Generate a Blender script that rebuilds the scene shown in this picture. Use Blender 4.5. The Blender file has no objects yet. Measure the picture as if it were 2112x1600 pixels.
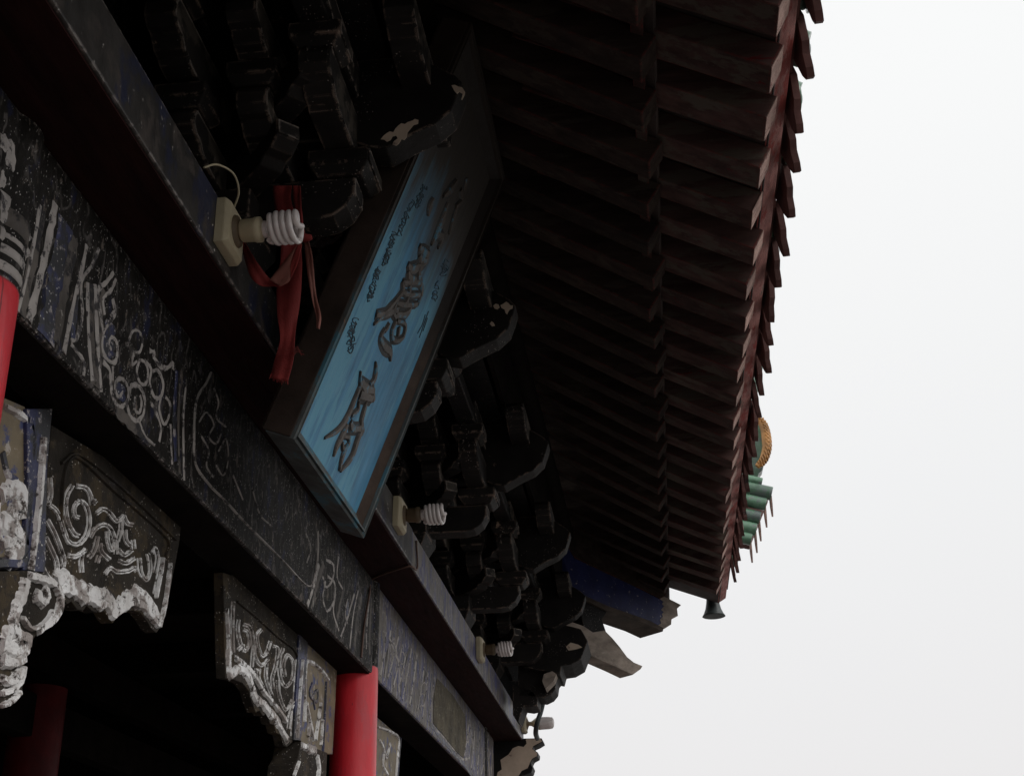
import bpy, math, random
from mathutils import Vector, Matrix, noise
R = math.radians
random.seed(7)
scn = bpy.context.scene
C = scn.collection

# ------------------------------------------------------------------ camera
# the origin is the photographer's eye; +Y runs along the facade, +X outward to the court, ground at z = -1.6
def _solve():
    f = math.sqrt(344 * 126 + 1230 * 5800)
    Y = Vector((344, 1230, f)).normalized()
    Z = Vector((-126, -5800, f)); Z = (Z - Y * Z.dot(Y) / 1.0).normalized()
    X = Y.cross(Z)
    return f, X, Y, Z
FPX, XW, YW, ZW = _solve()          # world axes seen in camera space (x right, y down, z forward)
cam = bpy.data.cameras.new('camera'); co = bpy.data.objects.new('camera', cam); C.objects.link(co)
cam.sensor_width = 36; cam.lens = FPX / 2112 * 36; cam.clip_start = 0.05; cam.clip_end = 2000
right = Vector((XW.x, YW.x, ZW.x)); down = Vector((XW.y, YW.y, ZW.y)); fwd = Vector((XW.z, YW.z, ZW.z))
M3 = Matrix((right, -down, -fwd)).transposed()
co.matrix_world = M3.to_4x4()
scn.camera = co
scn.render.resolution_x, scn.render.resolution_y = 1024, 775

def ray(px, py):
    c = Vector((px - 1056, py - 800, FPX))
    return Vector((c.dot(XW), c.dot(YW), c.dot(ZW)))
def onX(px, py, X): r = ray(px, py); return r * (X / r.x)
def onY(px, py, Y): r = ray(px, py); return r * (Y / r.y)
def onZ(px, py, Z): r = ray(px, py); return r * (Z / r.z)
def onP(px, py, c, n): r = ray(px, py); return r * (c.dot(n) / r.dot(n))

# ------------------------------------------------------------------ sky, sun, exposure
SUN_EL, SUN_ROT = R(37), R(118)
w = bpy.data.worlds.new('World'); scn.world = w; w.use_nodes = True
nt = w.node_tree; nt.nodes.clear()
out = nt.nodes.new('ShaderNodeOutputWorld'); bg = nt.nodes.new('ShaderNodeBackground')
sky = nt.nodes.new('ShaderNodeTexSky'); sky.sky_type = 'NISHITA'; sky.sun_disc = False
sky.sun_elevation = SUN_EL; sky.sun_rotation = SUN_ROT
sk = nt.nodes.new('ShaderNodeVectorMath'); sk.operation = 'SCALE'; sk.inputs['Scale'].default_value = 0.08
tc = nt.nodes.new('ShaderNodeTexCoord'); sp = nt.nodes.new('ShaderNodeSeparateXYZ')
rp = nt.nodes.new('ShaderNodeValToRGB'); e = rp.color_ramp.elements
e[0].position = 0.0; e[0].color = (0.83, 0.815, 0.81, 1)
e[1].position = 1.0; e[1].color = (1.05, 1.06, 1.06, 1)
for p, c in ((0.14, (0.88, 0.865, 0.865)), (0.34, (0.93, 0.93, 0.93)), (0.62, (1.01, 1.015, 1.01))):
    k = e.new(p); k.color = (*c, 1)
nz = nt.nodes.new('ShaderNodeTexNoise'); nz.inputs['Scale'].default_value = 1.6; nz.inputs['Detail'].default_value = 5
mm = nt.nodes.new('ShaderNodeMath'); mm.operation = 'MULTIPLY_ADD'; mm.inputs[1].default_value = 0.16; 
ad = nt.nodes.new('ShaderNodeMath'); ad.operation = 'SUBTRACT'; ad.inputs[1].default_value = 0.08
mx = nt.nodes.new('ShaderNodeMix'); mx.data_type = 'RGBA'; mx.inputs[0].default_value = 0.93
L = nt.links.new
L(tc.outputs['Generated'], sp.inputs[0]); L(tc.outputs['Generated'], nz.inputs['Vector'])
L(nz.outputs['Fac'], mm.inputs[0]); L(sp.outputs['Z'], mm.inputs[2]); L(mm.outputs[0], ad.inputs[0]); L(ad.outputs[0], rp.inputs[0])
L(sky.outputs[0], sk.inputs[0]); L(sk.outputs[0], mx.inputs[6]); L(rp.outputs[0], mx.inputs[7])
L(mx.outputs[2], bg.inputs['Color']); L(bg.outputs[0], out.inputs['Surface'])
bg.inputs['Strength'].default_value = 1.0
sl = bpy.data.lights.new('sun', 'SUN'); sl.energy = 1.5; sl.angle = R(26); sl.color = (1, 0.97, 0.93)
so = bpy.data.objects.new('sun', sl); C.objects.link(so)
sd = Vector((math.sin(SUN_ROT) * math.cos(SUN_EL), math.cos(SUN_ROT) * math.cos(SUN_EL), math.sin(SUN_EL)))
so.rotation_euler = sd.to_track_quat('Z', 'Y').to_euler()
vs = scn.view_settings; vs.view_transform = 'Standard'; vs.look = 'None'; vs.gamma = 1; vs.use_curve_mapping = False
vs.exposure = 0.0
scn.render.engine = 'CYCLES'
scn.cycles.max_bounces = 6; scn.cycles.diffuse_bounces = 4

# ------------------------------------------------------------------ materials
def mat(name, base, vary=0.35, under=None, amt=0.0, uscale=9, speck=None, specks=0.0, sscale=60, rough=0.6, stretch=(1, 1, 1),
        bump=0.25, bscale=40, third=None, tamt=0.0, tscale=3.0, spec=0.4, coat=0.0, uedge=0.03, edge=None, eamt=0.0, grime_shade=None, fil=None, fscale=9.0, crack=0):
    m = bpy.data.materials.new(name); m.use_nodes = True; t = m.node_tree; n = t.nodes; lk = t.links.new
    b = n['Principled BSDF']
    g = n.new('ShaderNodeNewGeometry'); mp = n.new('ShaderNodeMapping'); mp.inputs['Scale'].default_value = stretch
    lk(g.outputs['Position'], mp.inputs['Vector'])
    wn = n.new('ShaderNodeTexNoise'); wn.inputs['Scale'].default_value = 22; wn.inputs['Detail'].default_value = 3; lk(mp.outputs[0], wn.inputs['Vector'])
    wv = n.new('ShaderNodeVectorMath'); wv.operation = 'MULTIPLY_ADD'; wv.inputs[1].default_value = (0.035, 0.035, 0.035); lk(wn.outputs['Color'], wv.inputs[0]); lk(mp.outputs[0], wv.inputs[2])
    def nse(scale, det=6, r=0.6):
        q = n.new('ShaderNodeTexNoise'); q.inputs['Scale'].default_value = scale; q.inputs['Detail'].default_value = det
        q.inputs['Roughness'].default_value = r; lk(mp.outputs[0], q.inputs['Vector']); return q.outputs['Fac']
    def ramp(src, a, bb):
        q = n.new('ShaderNodeMapRange'); q.inputs['From Min'].default_value = a; q.inputs['From Max'].default_value = bb
        lk(src, q.inputs['Value']); return q.outputs[0]
    def mixc(fac, c1, c2):
        q = n.new('ShaderNodeMix'); q.data_type = 'RGBA'; lk(fac, q.inputs[0])
        for i, c in ((6, c1), (7, c2)):
            if isinstance(c, tuple): q.inputs[i].default_value = (*c, 1)
            else: lk(c, q.inputs[i])
        return q.outputs[2]
    lo = tuple(x * (1 - vary) for x in base); hi = tuple(min(1, x * (1 + vary)) for x in base)
    col = mixc(ramp(nse(7, 8), 0.32, 0.68), lo, hi)
    if third: col = mixc(ramp(nse(tscale, 6, 0.7), 0.62 - tamt * 0.3, 0.68 - tamt * 0.3), col, third)
    if under:
        th = 0.72 - amt * 0.4
        col = mixc(ramp(nse(uscale, 10, 0.72), th, th + uedge), col, under)
    if fil:
        wq = n.new('ShaderNodeTexWave'); wq.wave_type = 'RINGS'; wq.rings_direction = 'SPHERICAL'; wq.inputs['Scale'].default_value = fscale
        wq.inputs['Distortion'].default_value = 14; wq.inputs['Detail'].default_value = 3; wq.inputs['Detail Scale'].default_value = 1.3
        cell = n.new('ShaderNodeTexVoronoi'); cell.inputs['Scale'].default_value = 3.2; lk(wv.outputs[0], cell.inputs['Vector'])
        vm = n.new('ShaderNodeVectorMath'); vm.operation = 'SUBTRACT'; lk(mp.outputs[0], vm.inputs[0]); lk(cell.outputs['Position'], vm.inputs[1]); lk(vm.outputs[0], wq.inputs['Vector'])
        q = n.new('ShaderNodeMath'); q.operation = 'MULTIPLY'; lk(ramp(wq.outputs['Fac'], 0.80, 0.97), q.inputs[0]); lk(ramp(nse(9, 8, 0.75), 0.46, 0.58), q.inputs[1])
        col = mixc(q.outputs[0], col, fil)
    if speck:
        v = n.new('ShaderNodeTexVoronoi'); v.inputs['Scale'].default_value = sscale; lk(wv.outputs[0], v.inputs['Vector'])
        a = ramp(v.outputs['Distance'], 0.30, 0.12)
        bq = ramp(nse(5, 3), 0.60 - specks * 0.3, 0.66 - specks * 0.3)
        q = n.new('ShaderNodeMath'); q.operation = 'MULTIPLY'; lk(a, q.inputs[0]); lk(bq, q.inputs[1])
        sp_ = n.new('ShaderNodeSeparateColor'); lk(v.outputs['Color'], sp_.inputs[0])
        q2 = n.new('ShaderNodeMath'); q2.operation = 'MULTIPLY'; lk(q.outputs[0], q2.inputs[0]); lk(ramp(sp_.outputs[0], 0.72, 0.78), q2.inputs[1])
        col = mixc(q2.outputs[0], col, speck)
    if edge:
        bv = n.new('ShaderNodeBevel'); bv.samples = 4; bv.inputs['Radius'].default_value = 0.014
        dt = n.new('ShaderNodeVectorMath'); dt.operation = 'DOT_PRODUCT'; lk(bv.outputs[0], dt.inputs[0]); lk(g.outputs['True Normal'], dt.inputs[1])
        q = n.new('ShaderNodeMath'); q.operation = 'MULTIPLY'; lk(ramp(dt.outputs['Value'], 0.985, 0.90), q.inputs[0]); lk(ramp(nse(16, 8, 0.75), 0.60 - eamt * 0.25, 0.64 - eamt * 0.25), q.inputs[1])
        col = mixc(q.outputs[0], col, edge)
    if grime_shade:  # grime together with painted shade, growing darker with height
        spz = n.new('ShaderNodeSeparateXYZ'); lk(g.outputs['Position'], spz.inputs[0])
        q = n.new('ShaderNodeMath'); q.operation = 'MULTIPLY_ADD'; q.inputs[1].default_value = 1.3; lk(nse(1.6, 8, 0.7), q.inputs[0]); lk(ramp(spz.outputs['Z'], grime_shade[0], grime_shade[1]), q.inputs[2])
        col = mixc(ramp(q.outputs[0], 0.85, 1.35), col, grime_shade[2])
    oi = n.new('ShaderNodeObjectInfo'); orr = n.new('ShaderNodeMapRange'); orr.inputs['To Min'].default_value = 0.72; orr.inputs['To Max'].default_value = 1.28; lk(oi.outputs['Random'], orr.inputs['Value'])
    if name in ('weathered_red_rafter', 'dark_inner_rafter', 'bare_rafter_end', 'unglazed_tile_back', 'green_glazed_tile', 'sooty_bracket_timber', 'pale_arm_face'):
        hs = n.new('ShaderNodeHueSaturation'); lk(orr.outputs[0], hs.inputs['Value']); lk(col, hs.inputs['Color']); col = hs.outputs[0]
    if crack:
        ce = n.new('ShaderNodeTexVoronoi'); ce.feature = 'DISTANCE_TO_EDGE'; ce.inputs['Scale'].default_value = crack; lk(wv.outputs[0], ce.inputs['Vector'])
        q = n.new('ShaderNodeMath'); q.operation = 'MULTIPLY'; lk(ramp(ce.outputs['Distance'], 0.022, 0.008), q.inputs[0]); lk(ramp(nse(3, 4), 0.50, 0.58), q.inputs[1])
        col = mixc(q.outputs[0], col, tuple(x * 0.15 for x in base))
    lk(col, b.inputs['Base Color'])
    rr = n.new('ShaderNodeMapRange'); rr.inputs['To Min'].default_value = max(0.05, rough - 0.15); rr.inputs['To Max'].default_value = min(1, rough + 0.2)
    lk(nse(18, 4), rr.inputs['Value']); lk(rr.outputs[0], b.inputs['Roughness'])
    b.inputs['Specular IOR Level'].default_value = spec
    b.inputs['Coat Weight'].default_value = coat
    bp = n.new('ShaderNodeBump'); bp.inputs['Strength'].default_value = bump; bp.inputs['Distance'].default_value = 0.01
    lk(nse(bscale, 8, 0.7), bp.inputs['Height']); lk(bp.outputs[0], b.inputs['Normal'])
    return m
PALE = (0.42, 0.37, 0.34)
m_soot = mat('sooty_lacquered_timber', (0.011, 0.010, 0.010), under=(0.20, 0.13, 0.09), amt=0.10, uscale=6, speck=PALE, specks=0.3, sscale=110, rough=0.5, edge=(0.2, 0.15, 0.12), eamt=0.2, spec=0.15)
m_arm = mat('sooty_bracket_timber', (0.015, 0.013, 0.012), under=(0.30, 0.21, 0.16), amt=0.16, uscale=4.5, speck=PALE, specks=0.2, sscale=100, rough=0.6, edge=(0.26, 0.19, 0.15), eamt=0.42, spec=0.18)
m_face = mat('pale_arm_face', (0.070, 0.060, 0.050), vary=0.5, under=(0.26, 0.21, 0.18), amt=0.26, uscale=14, third=(0.02, 0.018, 0.017), tamt=0.6, tscale=5, rough=0.7, spec=0.2, edge=(0.4, 0.34, 0.3), eamt=0.5)  # paler than the arm sides; laid on outward faces and ends
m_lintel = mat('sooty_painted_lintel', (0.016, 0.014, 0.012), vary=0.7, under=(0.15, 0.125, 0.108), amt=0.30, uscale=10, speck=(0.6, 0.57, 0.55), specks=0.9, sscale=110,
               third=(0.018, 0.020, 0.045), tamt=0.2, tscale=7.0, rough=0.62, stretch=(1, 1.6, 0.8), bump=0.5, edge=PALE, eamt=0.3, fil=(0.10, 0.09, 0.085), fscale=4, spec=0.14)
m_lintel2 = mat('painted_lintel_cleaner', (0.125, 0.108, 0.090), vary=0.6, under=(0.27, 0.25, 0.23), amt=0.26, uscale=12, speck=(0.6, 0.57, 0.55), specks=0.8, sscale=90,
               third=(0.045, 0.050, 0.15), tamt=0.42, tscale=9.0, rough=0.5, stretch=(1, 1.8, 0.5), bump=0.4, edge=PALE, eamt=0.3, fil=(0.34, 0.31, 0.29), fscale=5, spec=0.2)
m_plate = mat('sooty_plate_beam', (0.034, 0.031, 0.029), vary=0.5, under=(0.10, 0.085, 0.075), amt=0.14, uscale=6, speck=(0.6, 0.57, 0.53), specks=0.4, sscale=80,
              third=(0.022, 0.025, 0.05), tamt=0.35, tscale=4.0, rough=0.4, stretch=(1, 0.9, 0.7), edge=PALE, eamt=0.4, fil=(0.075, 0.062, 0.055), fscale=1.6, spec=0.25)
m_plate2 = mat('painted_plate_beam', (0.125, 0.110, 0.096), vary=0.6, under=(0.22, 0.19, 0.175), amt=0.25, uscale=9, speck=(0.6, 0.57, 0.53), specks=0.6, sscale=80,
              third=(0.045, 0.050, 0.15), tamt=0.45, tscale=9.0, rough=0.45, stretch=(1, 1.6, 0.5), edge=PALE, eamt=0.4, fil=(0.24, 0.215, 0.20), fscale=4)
m_line = mat('worn_gesso_line', (0.36, 0.33, 0.31), under=(0.045, 0.04, 0.042), amt=0.50, uscale=22, rough=0.7, uedge=0.06)
m_white = mat('worn_gesso_edge', (0.82, 0.78, 0.75), under=(0.085, 0.070, 0.062), amt=0.44, uscale=26, third=(0.36, 0.32, 0.30), tamt=0.4, tscale=10, rough=0.75, bump=0.9, uedge=0.05)
m_band = mat('grey_brown_band', (0.105, 0.092, 0.082), vary=0.5, under=(0.26, 0.24, 0.22), amt=0.25, uscale=20, third=(0.03, 0.028, 0.03), tamt=0.4, tscale=9, rough=0.6, spec=0.2)
m_blue = mat('old_blue_paint', (0.030, 0.034, 0.085), vary=0.6, under=(0.33, 0.30, 0.30), amt=0.36, uscale=22, third=(0.03, 0.03, 0.035), tamt=0.5, tscale=9, speck=(0.6, 0.58, 0.56), specks=0.9, sscale=90, rough=0.45)
m_queti = mat('carved_panel_brown', (0.030, 0.025, 0.020), vary=0.5, under=(0.04, 0.035, 0.035), amt=0.35, uscale=12, speck=(0.5, 0.46, 0.42), specks=0.6, sscale=90,
              third=(0.062, 0.047, 0.030), tamt=0.35, tscale=6, rough=0.75, bump=0.6, spec=0.12)
m_ochp = mat('olive_panel', (0.085, 0.070, 0.045), vary=0.5, under=(0.19, 0.17, 0.13), amt=0.25, uscale=16, speck=(0.6, 0.58, 0.5), specks=1.0, sscale=100, rough=0.7, spec=0.2)
m_yellow = mat('ochre_panel_paint', (0.17, 0.135, 0.085), vary=0.35, under=(0.42, 0.38, 0.34), amt=0.3, uscale=14, third=(0.06, 0.07, 0.16), tamt=0.25, tscale=12, rough=0.6)
m_redcol = mat('red_enamel_column', (0.66, 0.022, 0.036), vary=0.18, under=(0.16, 0.02, 0.03), amt=0.14, uscale=16, rough=0.42, stretch=(1, 1, 0.35), bump=0.3, bscale=14, coat=0.15, edge=(0.10, 0.03, 0.03), eamt=0.8, crack=7, third=(0.54, 0.035, 0.05), tamt=0.4, tscale=5)
m_redwood = mat('dark_red_timber', (0.020, 0.0055, 0.005), vary=0.5, under=(0.06, 0.02, 0.018), amt=0.2, uscale=8, rough=0.75, spec=0.1, stretch=(3, 0.4, 3))
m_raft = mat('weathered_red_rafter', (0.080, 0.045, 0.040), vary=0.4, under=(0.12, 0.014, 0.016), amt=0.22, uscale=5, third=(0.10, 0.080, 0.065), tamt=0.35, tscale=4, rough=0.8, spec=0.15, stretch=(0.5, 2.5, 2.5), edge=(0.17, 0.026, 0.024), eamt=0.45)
m_raft_in = mat('dark_inner_rafter', (0.036, 0.024, 0.020), vary=0.45, under=(0.085, 0.012, 0.012), amt=0.16, uscale=5, third=(0.055, 0.042, 0.034), tamt=0.3, tscale=4, rough=0.8, spec=0.15, stretch=(0.5, 2.5, 2.5), edge=(0.13, 0.022, 0.020), eamt=0.5)  # a darker tone than the flying rafters
m_rend = mat('bare_rafter_end', (0.36, 0.235, 0.20), vary=0.4, under=(0.17, 0.045, 0.045), amt=0.34, uscale=16, rough=0.85, bump=0.7, stretch=(3, 3, 1))
m_fascia = mat('fascia_faded_red', (0.44, 0.20, 0.18), vary=0.45, under=(0.24, 0.20, 0.17), amt=0.32, uscale=7, third=(0.34, 0.07, 0.06), tamt=0.3, tscale=3, rough=0.8, stretch=(3, 0.8, 3), bump=0.6)
m_board = mat('roof_board', (0.055, 0.038, 0.034), vary=0.4, rough=0.85)
m_tile = mat('unglazed_tile_back', (0.13, 0.062, 0.055), vary=0.4, under=(0.05, 0.035, 0.033), amt=0.3, uscale=9, rough=0.8)
m_green = mat('green_glazed_tile', (0.085, 0.17, 0.11), vary=0.45, under=(0.20, 0.15, 0.12), amt=0.2, uscale=14, third=(0.10, 0.13, 0.12), tamt=0.4, tscale=3.5, rough=0.3, coat=0.3)
m_ochre = mat('ochre_glaze', (0.42, 0.20, 0.055), vary=0.4, under=(0.10, 0.17, 0.11), amt=0.2, uscale=16, rough=0.4, coat=0.2)
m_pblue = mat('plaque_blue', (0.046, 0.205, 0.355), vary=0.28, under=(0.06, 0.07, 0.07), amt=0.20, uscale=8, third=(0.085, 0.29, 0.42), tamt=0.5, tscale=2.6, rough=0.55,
              stretch=(0.7, 3.2, 0.5), bump=0.15, uedge=0.12, grime_shade=(2.25, 3.05, (0.035, 0.030, 0.026)))  # brown soot streaks and the eave's shade painted into the upper half
m_pframe = mat('plaque_frame', (0.075, 0.085, 0.085), vary=0.5, under=(0.13, 0.075, 0.045), amt=0.26, uscale=12, third=(0.05, 0.13, 0.17), tamt=0.35, tscale=7, rough=0.6, stretch=(1, 1, 0.6), spec=0.25, grime_shade=(1.9, 2.8, (0.022, 0.016, 0.012)))  # upper frame: shade put into the colour along with grime
m_pside = mat('plaque_brown_wood', (0.032, 0.022, 0.017), vary=0.4, under=(0.09, 0.045, 0.03), amt=0.15, uscale=7, rough=0.65, spec=0.2)
m_pside2 = mat('plaque_reveal_brown', (0.060, 0.040, 0.030), vary=0.4, under=(0.05, 0.09, 0.11), amt=0.2, uscale=9, rough=0.65, spec=0.2, grime_shade=(1.9, 2.8, (0.018, 0.014, 0.012)))  # toned down at the top, painted shade mixed with grime
m_char = mat('carved_character_brown', (0.070, 0.056, 0.047), vary=0.45, under=(0.05, 0.15, 0.22), amt=0.42, uscale=14, rough=0.55)
m_small = mat('small_carved_line', (0.030, 0.060, 0.080), vary=0.5, under=(0.045, 0.2, 0.34), amt=0.3, uscale=60, rough=0.6)
m_ink = mat('black_groove', (0.012, 0.013, 0.014), rough=0.6)
m_cream = mat('aged_cream_plastic', (0.46, 0.40, 0.27), vary=0.15, under=(0.20, 0.15, 0.09), amt=0.2, uscale=20, rough=0.45)
m_dirt = mat('dirty_plastic', (0.12, 0.085, 0.05), vary=0.3, rough=0.5)
m_glass = mat('frosted_lamp_tube', (0.74, 0.68, 0.66), vary=0.05, rough=0.25, coat=0.5, bump=0.0)
m_ribbon = mat('red_ribbon_cloth', (0.21, 0.024, 0.022), vary=0.25, under=(0.16, 0.03, 0.026), amt=0.3, uscale=12, rough=0.85, stretch=(1, 1, 1), bump=0.5, bscale=160)
m_ribbon2 = mat('faded_ribbon_cloth', (0.24, 0.095, 0.075), vary=0.3, rough=0.9, bump=0.5, bscale=160)
m_metal = mat('dark_bronze', (0.04, 0.05, 0.05), vary=0.4, rough=0.45)
m_tan = mat('bare_plaster_patch', (0.52, 0.42, 0.33), vary=0.15, under=(0.25, 0.19, 0.16), amt=0.25, uscale=9, rough=0.85)
m_wood = mat('weathered_grey_wood', (0.30, 0.25, 0.21), vary=0.4, under=(0.42, 0.36, 0.31), amt=0.22, uscale=22, rough=0.85, stretch=(1, 1, 2), bump=0.9, bscale=25)
m_wood2 = mat('brown_beam_wood', (0.060, 0.045, 0.036), vary=0.4, under=(0.13, 0.10, 0.08), amt=0.2, uscale=14, rough=0.8, stretch=(1, 1, 3))
m_bluebeam = mat('deep_blue_beam', (0.014, 0.019, 0.085), vary=0.3, under=(0.30, 0.27, 0.25), amt=0.27, uscale=22, rough=0.5)
m_ground = mat('courtyard_stone', (0.13, 0.122, 0.115), vary=0.3, rough=0.9, bscale=4)
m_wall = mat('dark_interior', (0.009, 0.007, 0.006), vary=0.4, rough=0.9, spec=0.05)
m_intred = mat('interior_red', (0.12, 0.006, 0.008), vary=0.3, rough=0.5)
m_cable = mat('brown_cable', (0.10, 0.055, 0.04), rough=0.5)

# ------------------------------------------------------------------ mesh helpers
class MB:
    def __init__(s): s.v = []; s.f = []; s.sm = []
    def add(s, vs, fs, smooth=False):
        o = len(s.v); s.v += [tuple(v) for v in vs]; s.f += [tuple(i + o for i in f) for f in fs]; s.sm += [smooth] * len(fs)
    def box(s, x0, x1, y0, y1, z0, z1):
        s.add([(x, y, z) for x in (x0, x1) for y in (y0, y1) for z in (z0, z1)],
              [(0, 1, 3, 2), (4, 6, 7, 5), (0, 4, 5, 1), (2, 3, 7, 6), (0, 2, 6, 4), (1, 5, 7, 3)])
    def prism(s, poly, d, chamfer=0.0):
        """polygon of 3D points extruded by the vector d"""
        n = len(poly); d = Vector(d); p = [Vector(q) for q in poly]
        s.add(p + [q + d for q in p], [tuple(range(n)), tuple(range(2 * n - 1, n - 1, -1))] + [((i + 1) % n, i, i + n, (i + 1) % n + n) for i in range(n)])
    def frustum(s, c0, h0, c1, h1):
        vs = []
        for c, h in ((c0, h0), (c1, h1)):
            vs += [(c[0] + a * h[0], c[1] + b * h[1], c[2]) for a, b in ((-1, -1), (1, -1), (1, 1), (-1, 1))]
        s.add(vs, [(3, 2, 1, 0), (4, 5, 6, 7)] + [(i, (i + 1) % 4, (i + 1) % 4 + 4, i + 4) for i in range(4)])
    def tube(s, pts, rad, n=8, cap=True):
        pts = [Vector(p) for p in pts]; rs = rad if isinstance(rad, (list, tuple)) else [rad] * len(pts)
        t = (pts[1] - pts[0]).normalized(); up = Vector((0, 0, 1)) if abs(t.z) < 0.9 else Vector((1, 0, 0))
        a = t.cross(up).normalized(); vs = []
        for i, p in enumerate(pts):
            t = (pts[min(i + 1, len(pts) - 1)] - pts[max(i - 1, 0)]).normalized()
            a = (a - t * a.dot(t)).normalized(); b = t.cross(a)
            vs += [p + (a * math.cos(k * 2 * math.pi / n) + b * math.sin(k * 2 * math.pi / n)) * rs[i] for k in range(n)]
        fs = [(i * n + k, i * n + (k + 1) % n, (i + 1) * n + (k + 1) % n, (i + 1) * n + k) for i in range(len(pts) - 1) for k in range(n)]
        s.add(vs, fs, True)
        if cap: s.add(vs[:n], [tuple(range(n))[::-1]]); s.add(vs[-n:], [tuple(range(n))])
    def lathe(s, prof, origin, axis, n=20):
        """prof = (distance along axis, radius)"""
        o = Vector(origin); s.tube([o + Vector(axis) * d for d, r in prof], [max(r, 1e-4) for d, r in prof], n)
    def ribbon(s, pts, ws, nrm, h):
        """raised flat stroke on a surface: pts centre line, ws half widths, nrm surface normal"""
        nrm = Vector(nrm); vs = []; m = len(pts)
        for i, p in enumerate(pts):
            t = (pts[min(i + 1, m - 1)] - pts[max(i - 1, 0)])
            if t.length < 1e-9: t = Vector((0, 0, 1))
            sd_ = t.cross(nrm).normalized(); w_ = ws[i]
            vs += [p - sd_ * w_, p - sd_ * w_ * 0.6 + nrm * h, p + sd_ * w_ * 0.6 + nrm * h, p + sd_ * w_]
        fs = [(i * 4 + k, (i + 1) * 4 + k, (i + 1) * 4 + k + 1, i * 4 + k + 1) for i in range(m - 1) for k in range(3)]
        fs += [(0, 1, 2, 3), (4 * m - 1, 4 * m - 2, 4 * m - 3, 4 * m - 4)]
        s.add(vs, fs)
    def build(s, name, m, parent=None, bevel=0.0, loc=None):
        me = bpy.data.meshes.new(name); me.from_pydata(s.v, [], s.f); me.update()
        me.polygons.foreach_set('use_smooth', s.sm)
        me.materials.append(m)
        o = bpy.data.objects.new(name, me); C.objects.link(o)
        if parent: o.parent = parent
        if loc: o.location = loc
        if bevel:
            b = o.modifiers.new('bevel', 'BEVEL'); b.width = bevel; b.segments = 2; b.limit_method = 'ANGLE'
        import bmesh
        bm = bmesh.new(); bm.from_mesh(me); bmesh.ops.recalc_face_normals(bm, faces=bm.faces); bm.to_mesh(me); bm.free()
        return o
def tag(o, label=None, cat=None, group=None, kind=None):
    for k, v in (('label', label), ('category', cat), ('group', group), ('kind', kind)):
        if v: o[k] = v
    return o
def empty(name, loc=(0, 0, 0)):
    o = bpy.data.objects.new(name, None); C.objects.link(o); o.location = loc; o.empty_display_size = 0.1; return o
def dup(o, parent=None, dloc=(0, 0, 0)):
    c = o.copy(); C.objects.link(c); c.parent = parent; c.location = o.location + Vector(dloc)
    for ch in [q for q in bpy.data.objects if q.parent == o]: dup(ch, c)
    return c
class MS:
    """a set of strokes, each built as an object of its own"""
    def __init__(s): s.items = []
def cr(pts, k=5):
    """Catmull-Rom through 2D/3D tuples"""
    P = [Vector(p) for p in pts]
    if len(P) < 3: return [P[0].lerp(P[1], i / k) for i in range(k + 1)]
    P = [P[0] * 2 - P[1]] + P + [P[-1] * 2 - P[-2]]; o = []
    for i in range(1, len(P) - 2):
        for j in range(k):
            t = j / k; a, b, c, d = P[i - 1], P[i], P[i + 1], P[i + 2]
            o.append(0.5 * ((2 * b) + (c - a) * t + (2 * a - 5 * b + 4 * c - d) * t * t + (3 * b - a - 3 * c + d) * t ** 3))
    return o + [P[-2]]
def stroke(mb, pts, to3, w, n, h=0.004, jit=0.0, k=5):
    q = cr([(p[0], p[1]) for p in pts], k)
    if len(pts[0]) > 2: ww = [v.x for v in cr([(p[2], 0) for p in pts], k)]; ww = [max(0.0006, x) * w for x in ww]
    else: ww = [w] * len(q)
    P = [to3(a.x, a.y) for a in q]
    if jit: ww = [x * (1 + jit * (random.random() - 0.5) * 2) for x in ww]
    if isinstance(mb, MS):
        q_ = MB(); q_.ribbon(P, ww, n, h); mb.items.append(q_)
    else: mb.ribbon(P, ww, n, h)

# ================================================================== SETTING
g = MB(); g.add([(-300, -300, -1.6), (300, -300, -1.6), (300, 300, -1.6), (-300, 300, -1.6)], [(0, 1, 2, 3)])
tag(g.build('ground', m_ground), kind='structure')

hall = empty('temple_hall', (-1.6, 6.5, -1.6))
HL = -hall.location
tag(hall, 'old timber temple hall with soot blackened painted beams, brackets and deep tiled eaves', 'temple')
def part(mb, name, m, bevel=0.0, parent=None):
    if isinstance(mb, MS): return [part(q, name, m, bevel, parent) for q in mb.items]
    o = mb.build(name, m, parent or hall, bevel)
    if parent is None: o.location = HL
    return o

# ---- plate beam
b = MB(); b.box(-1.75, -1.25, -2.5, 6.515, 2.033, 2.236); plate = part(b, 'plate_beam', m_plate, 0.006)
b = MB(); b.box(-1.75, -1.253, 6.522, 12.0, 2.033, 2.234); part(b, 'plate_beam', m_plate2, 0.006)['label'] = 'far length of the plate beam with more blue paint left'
b = MB(); b.box(-1.752, -1.262, -2.5, 11.985, 2.026, 2.033); part(b, 'plate_soffit', m_redwood, parent=plate)
# ---- lintel
XL = -1.497
def zb(y): return 1.52
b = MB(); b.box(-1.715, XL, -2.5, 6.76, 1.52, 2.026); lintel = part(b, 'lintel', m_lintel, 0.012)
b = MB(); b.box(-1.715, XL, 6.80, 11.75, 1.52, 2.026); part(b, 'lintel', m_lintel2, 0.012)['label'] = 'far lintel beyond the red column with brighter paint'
b = MB(); b.box(-1.70, XL - 0.012, -2.5, 11.74, 1.514, 1.52); part(b, 'lintel_soffit', m_wall, parent=lintel)

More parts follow.
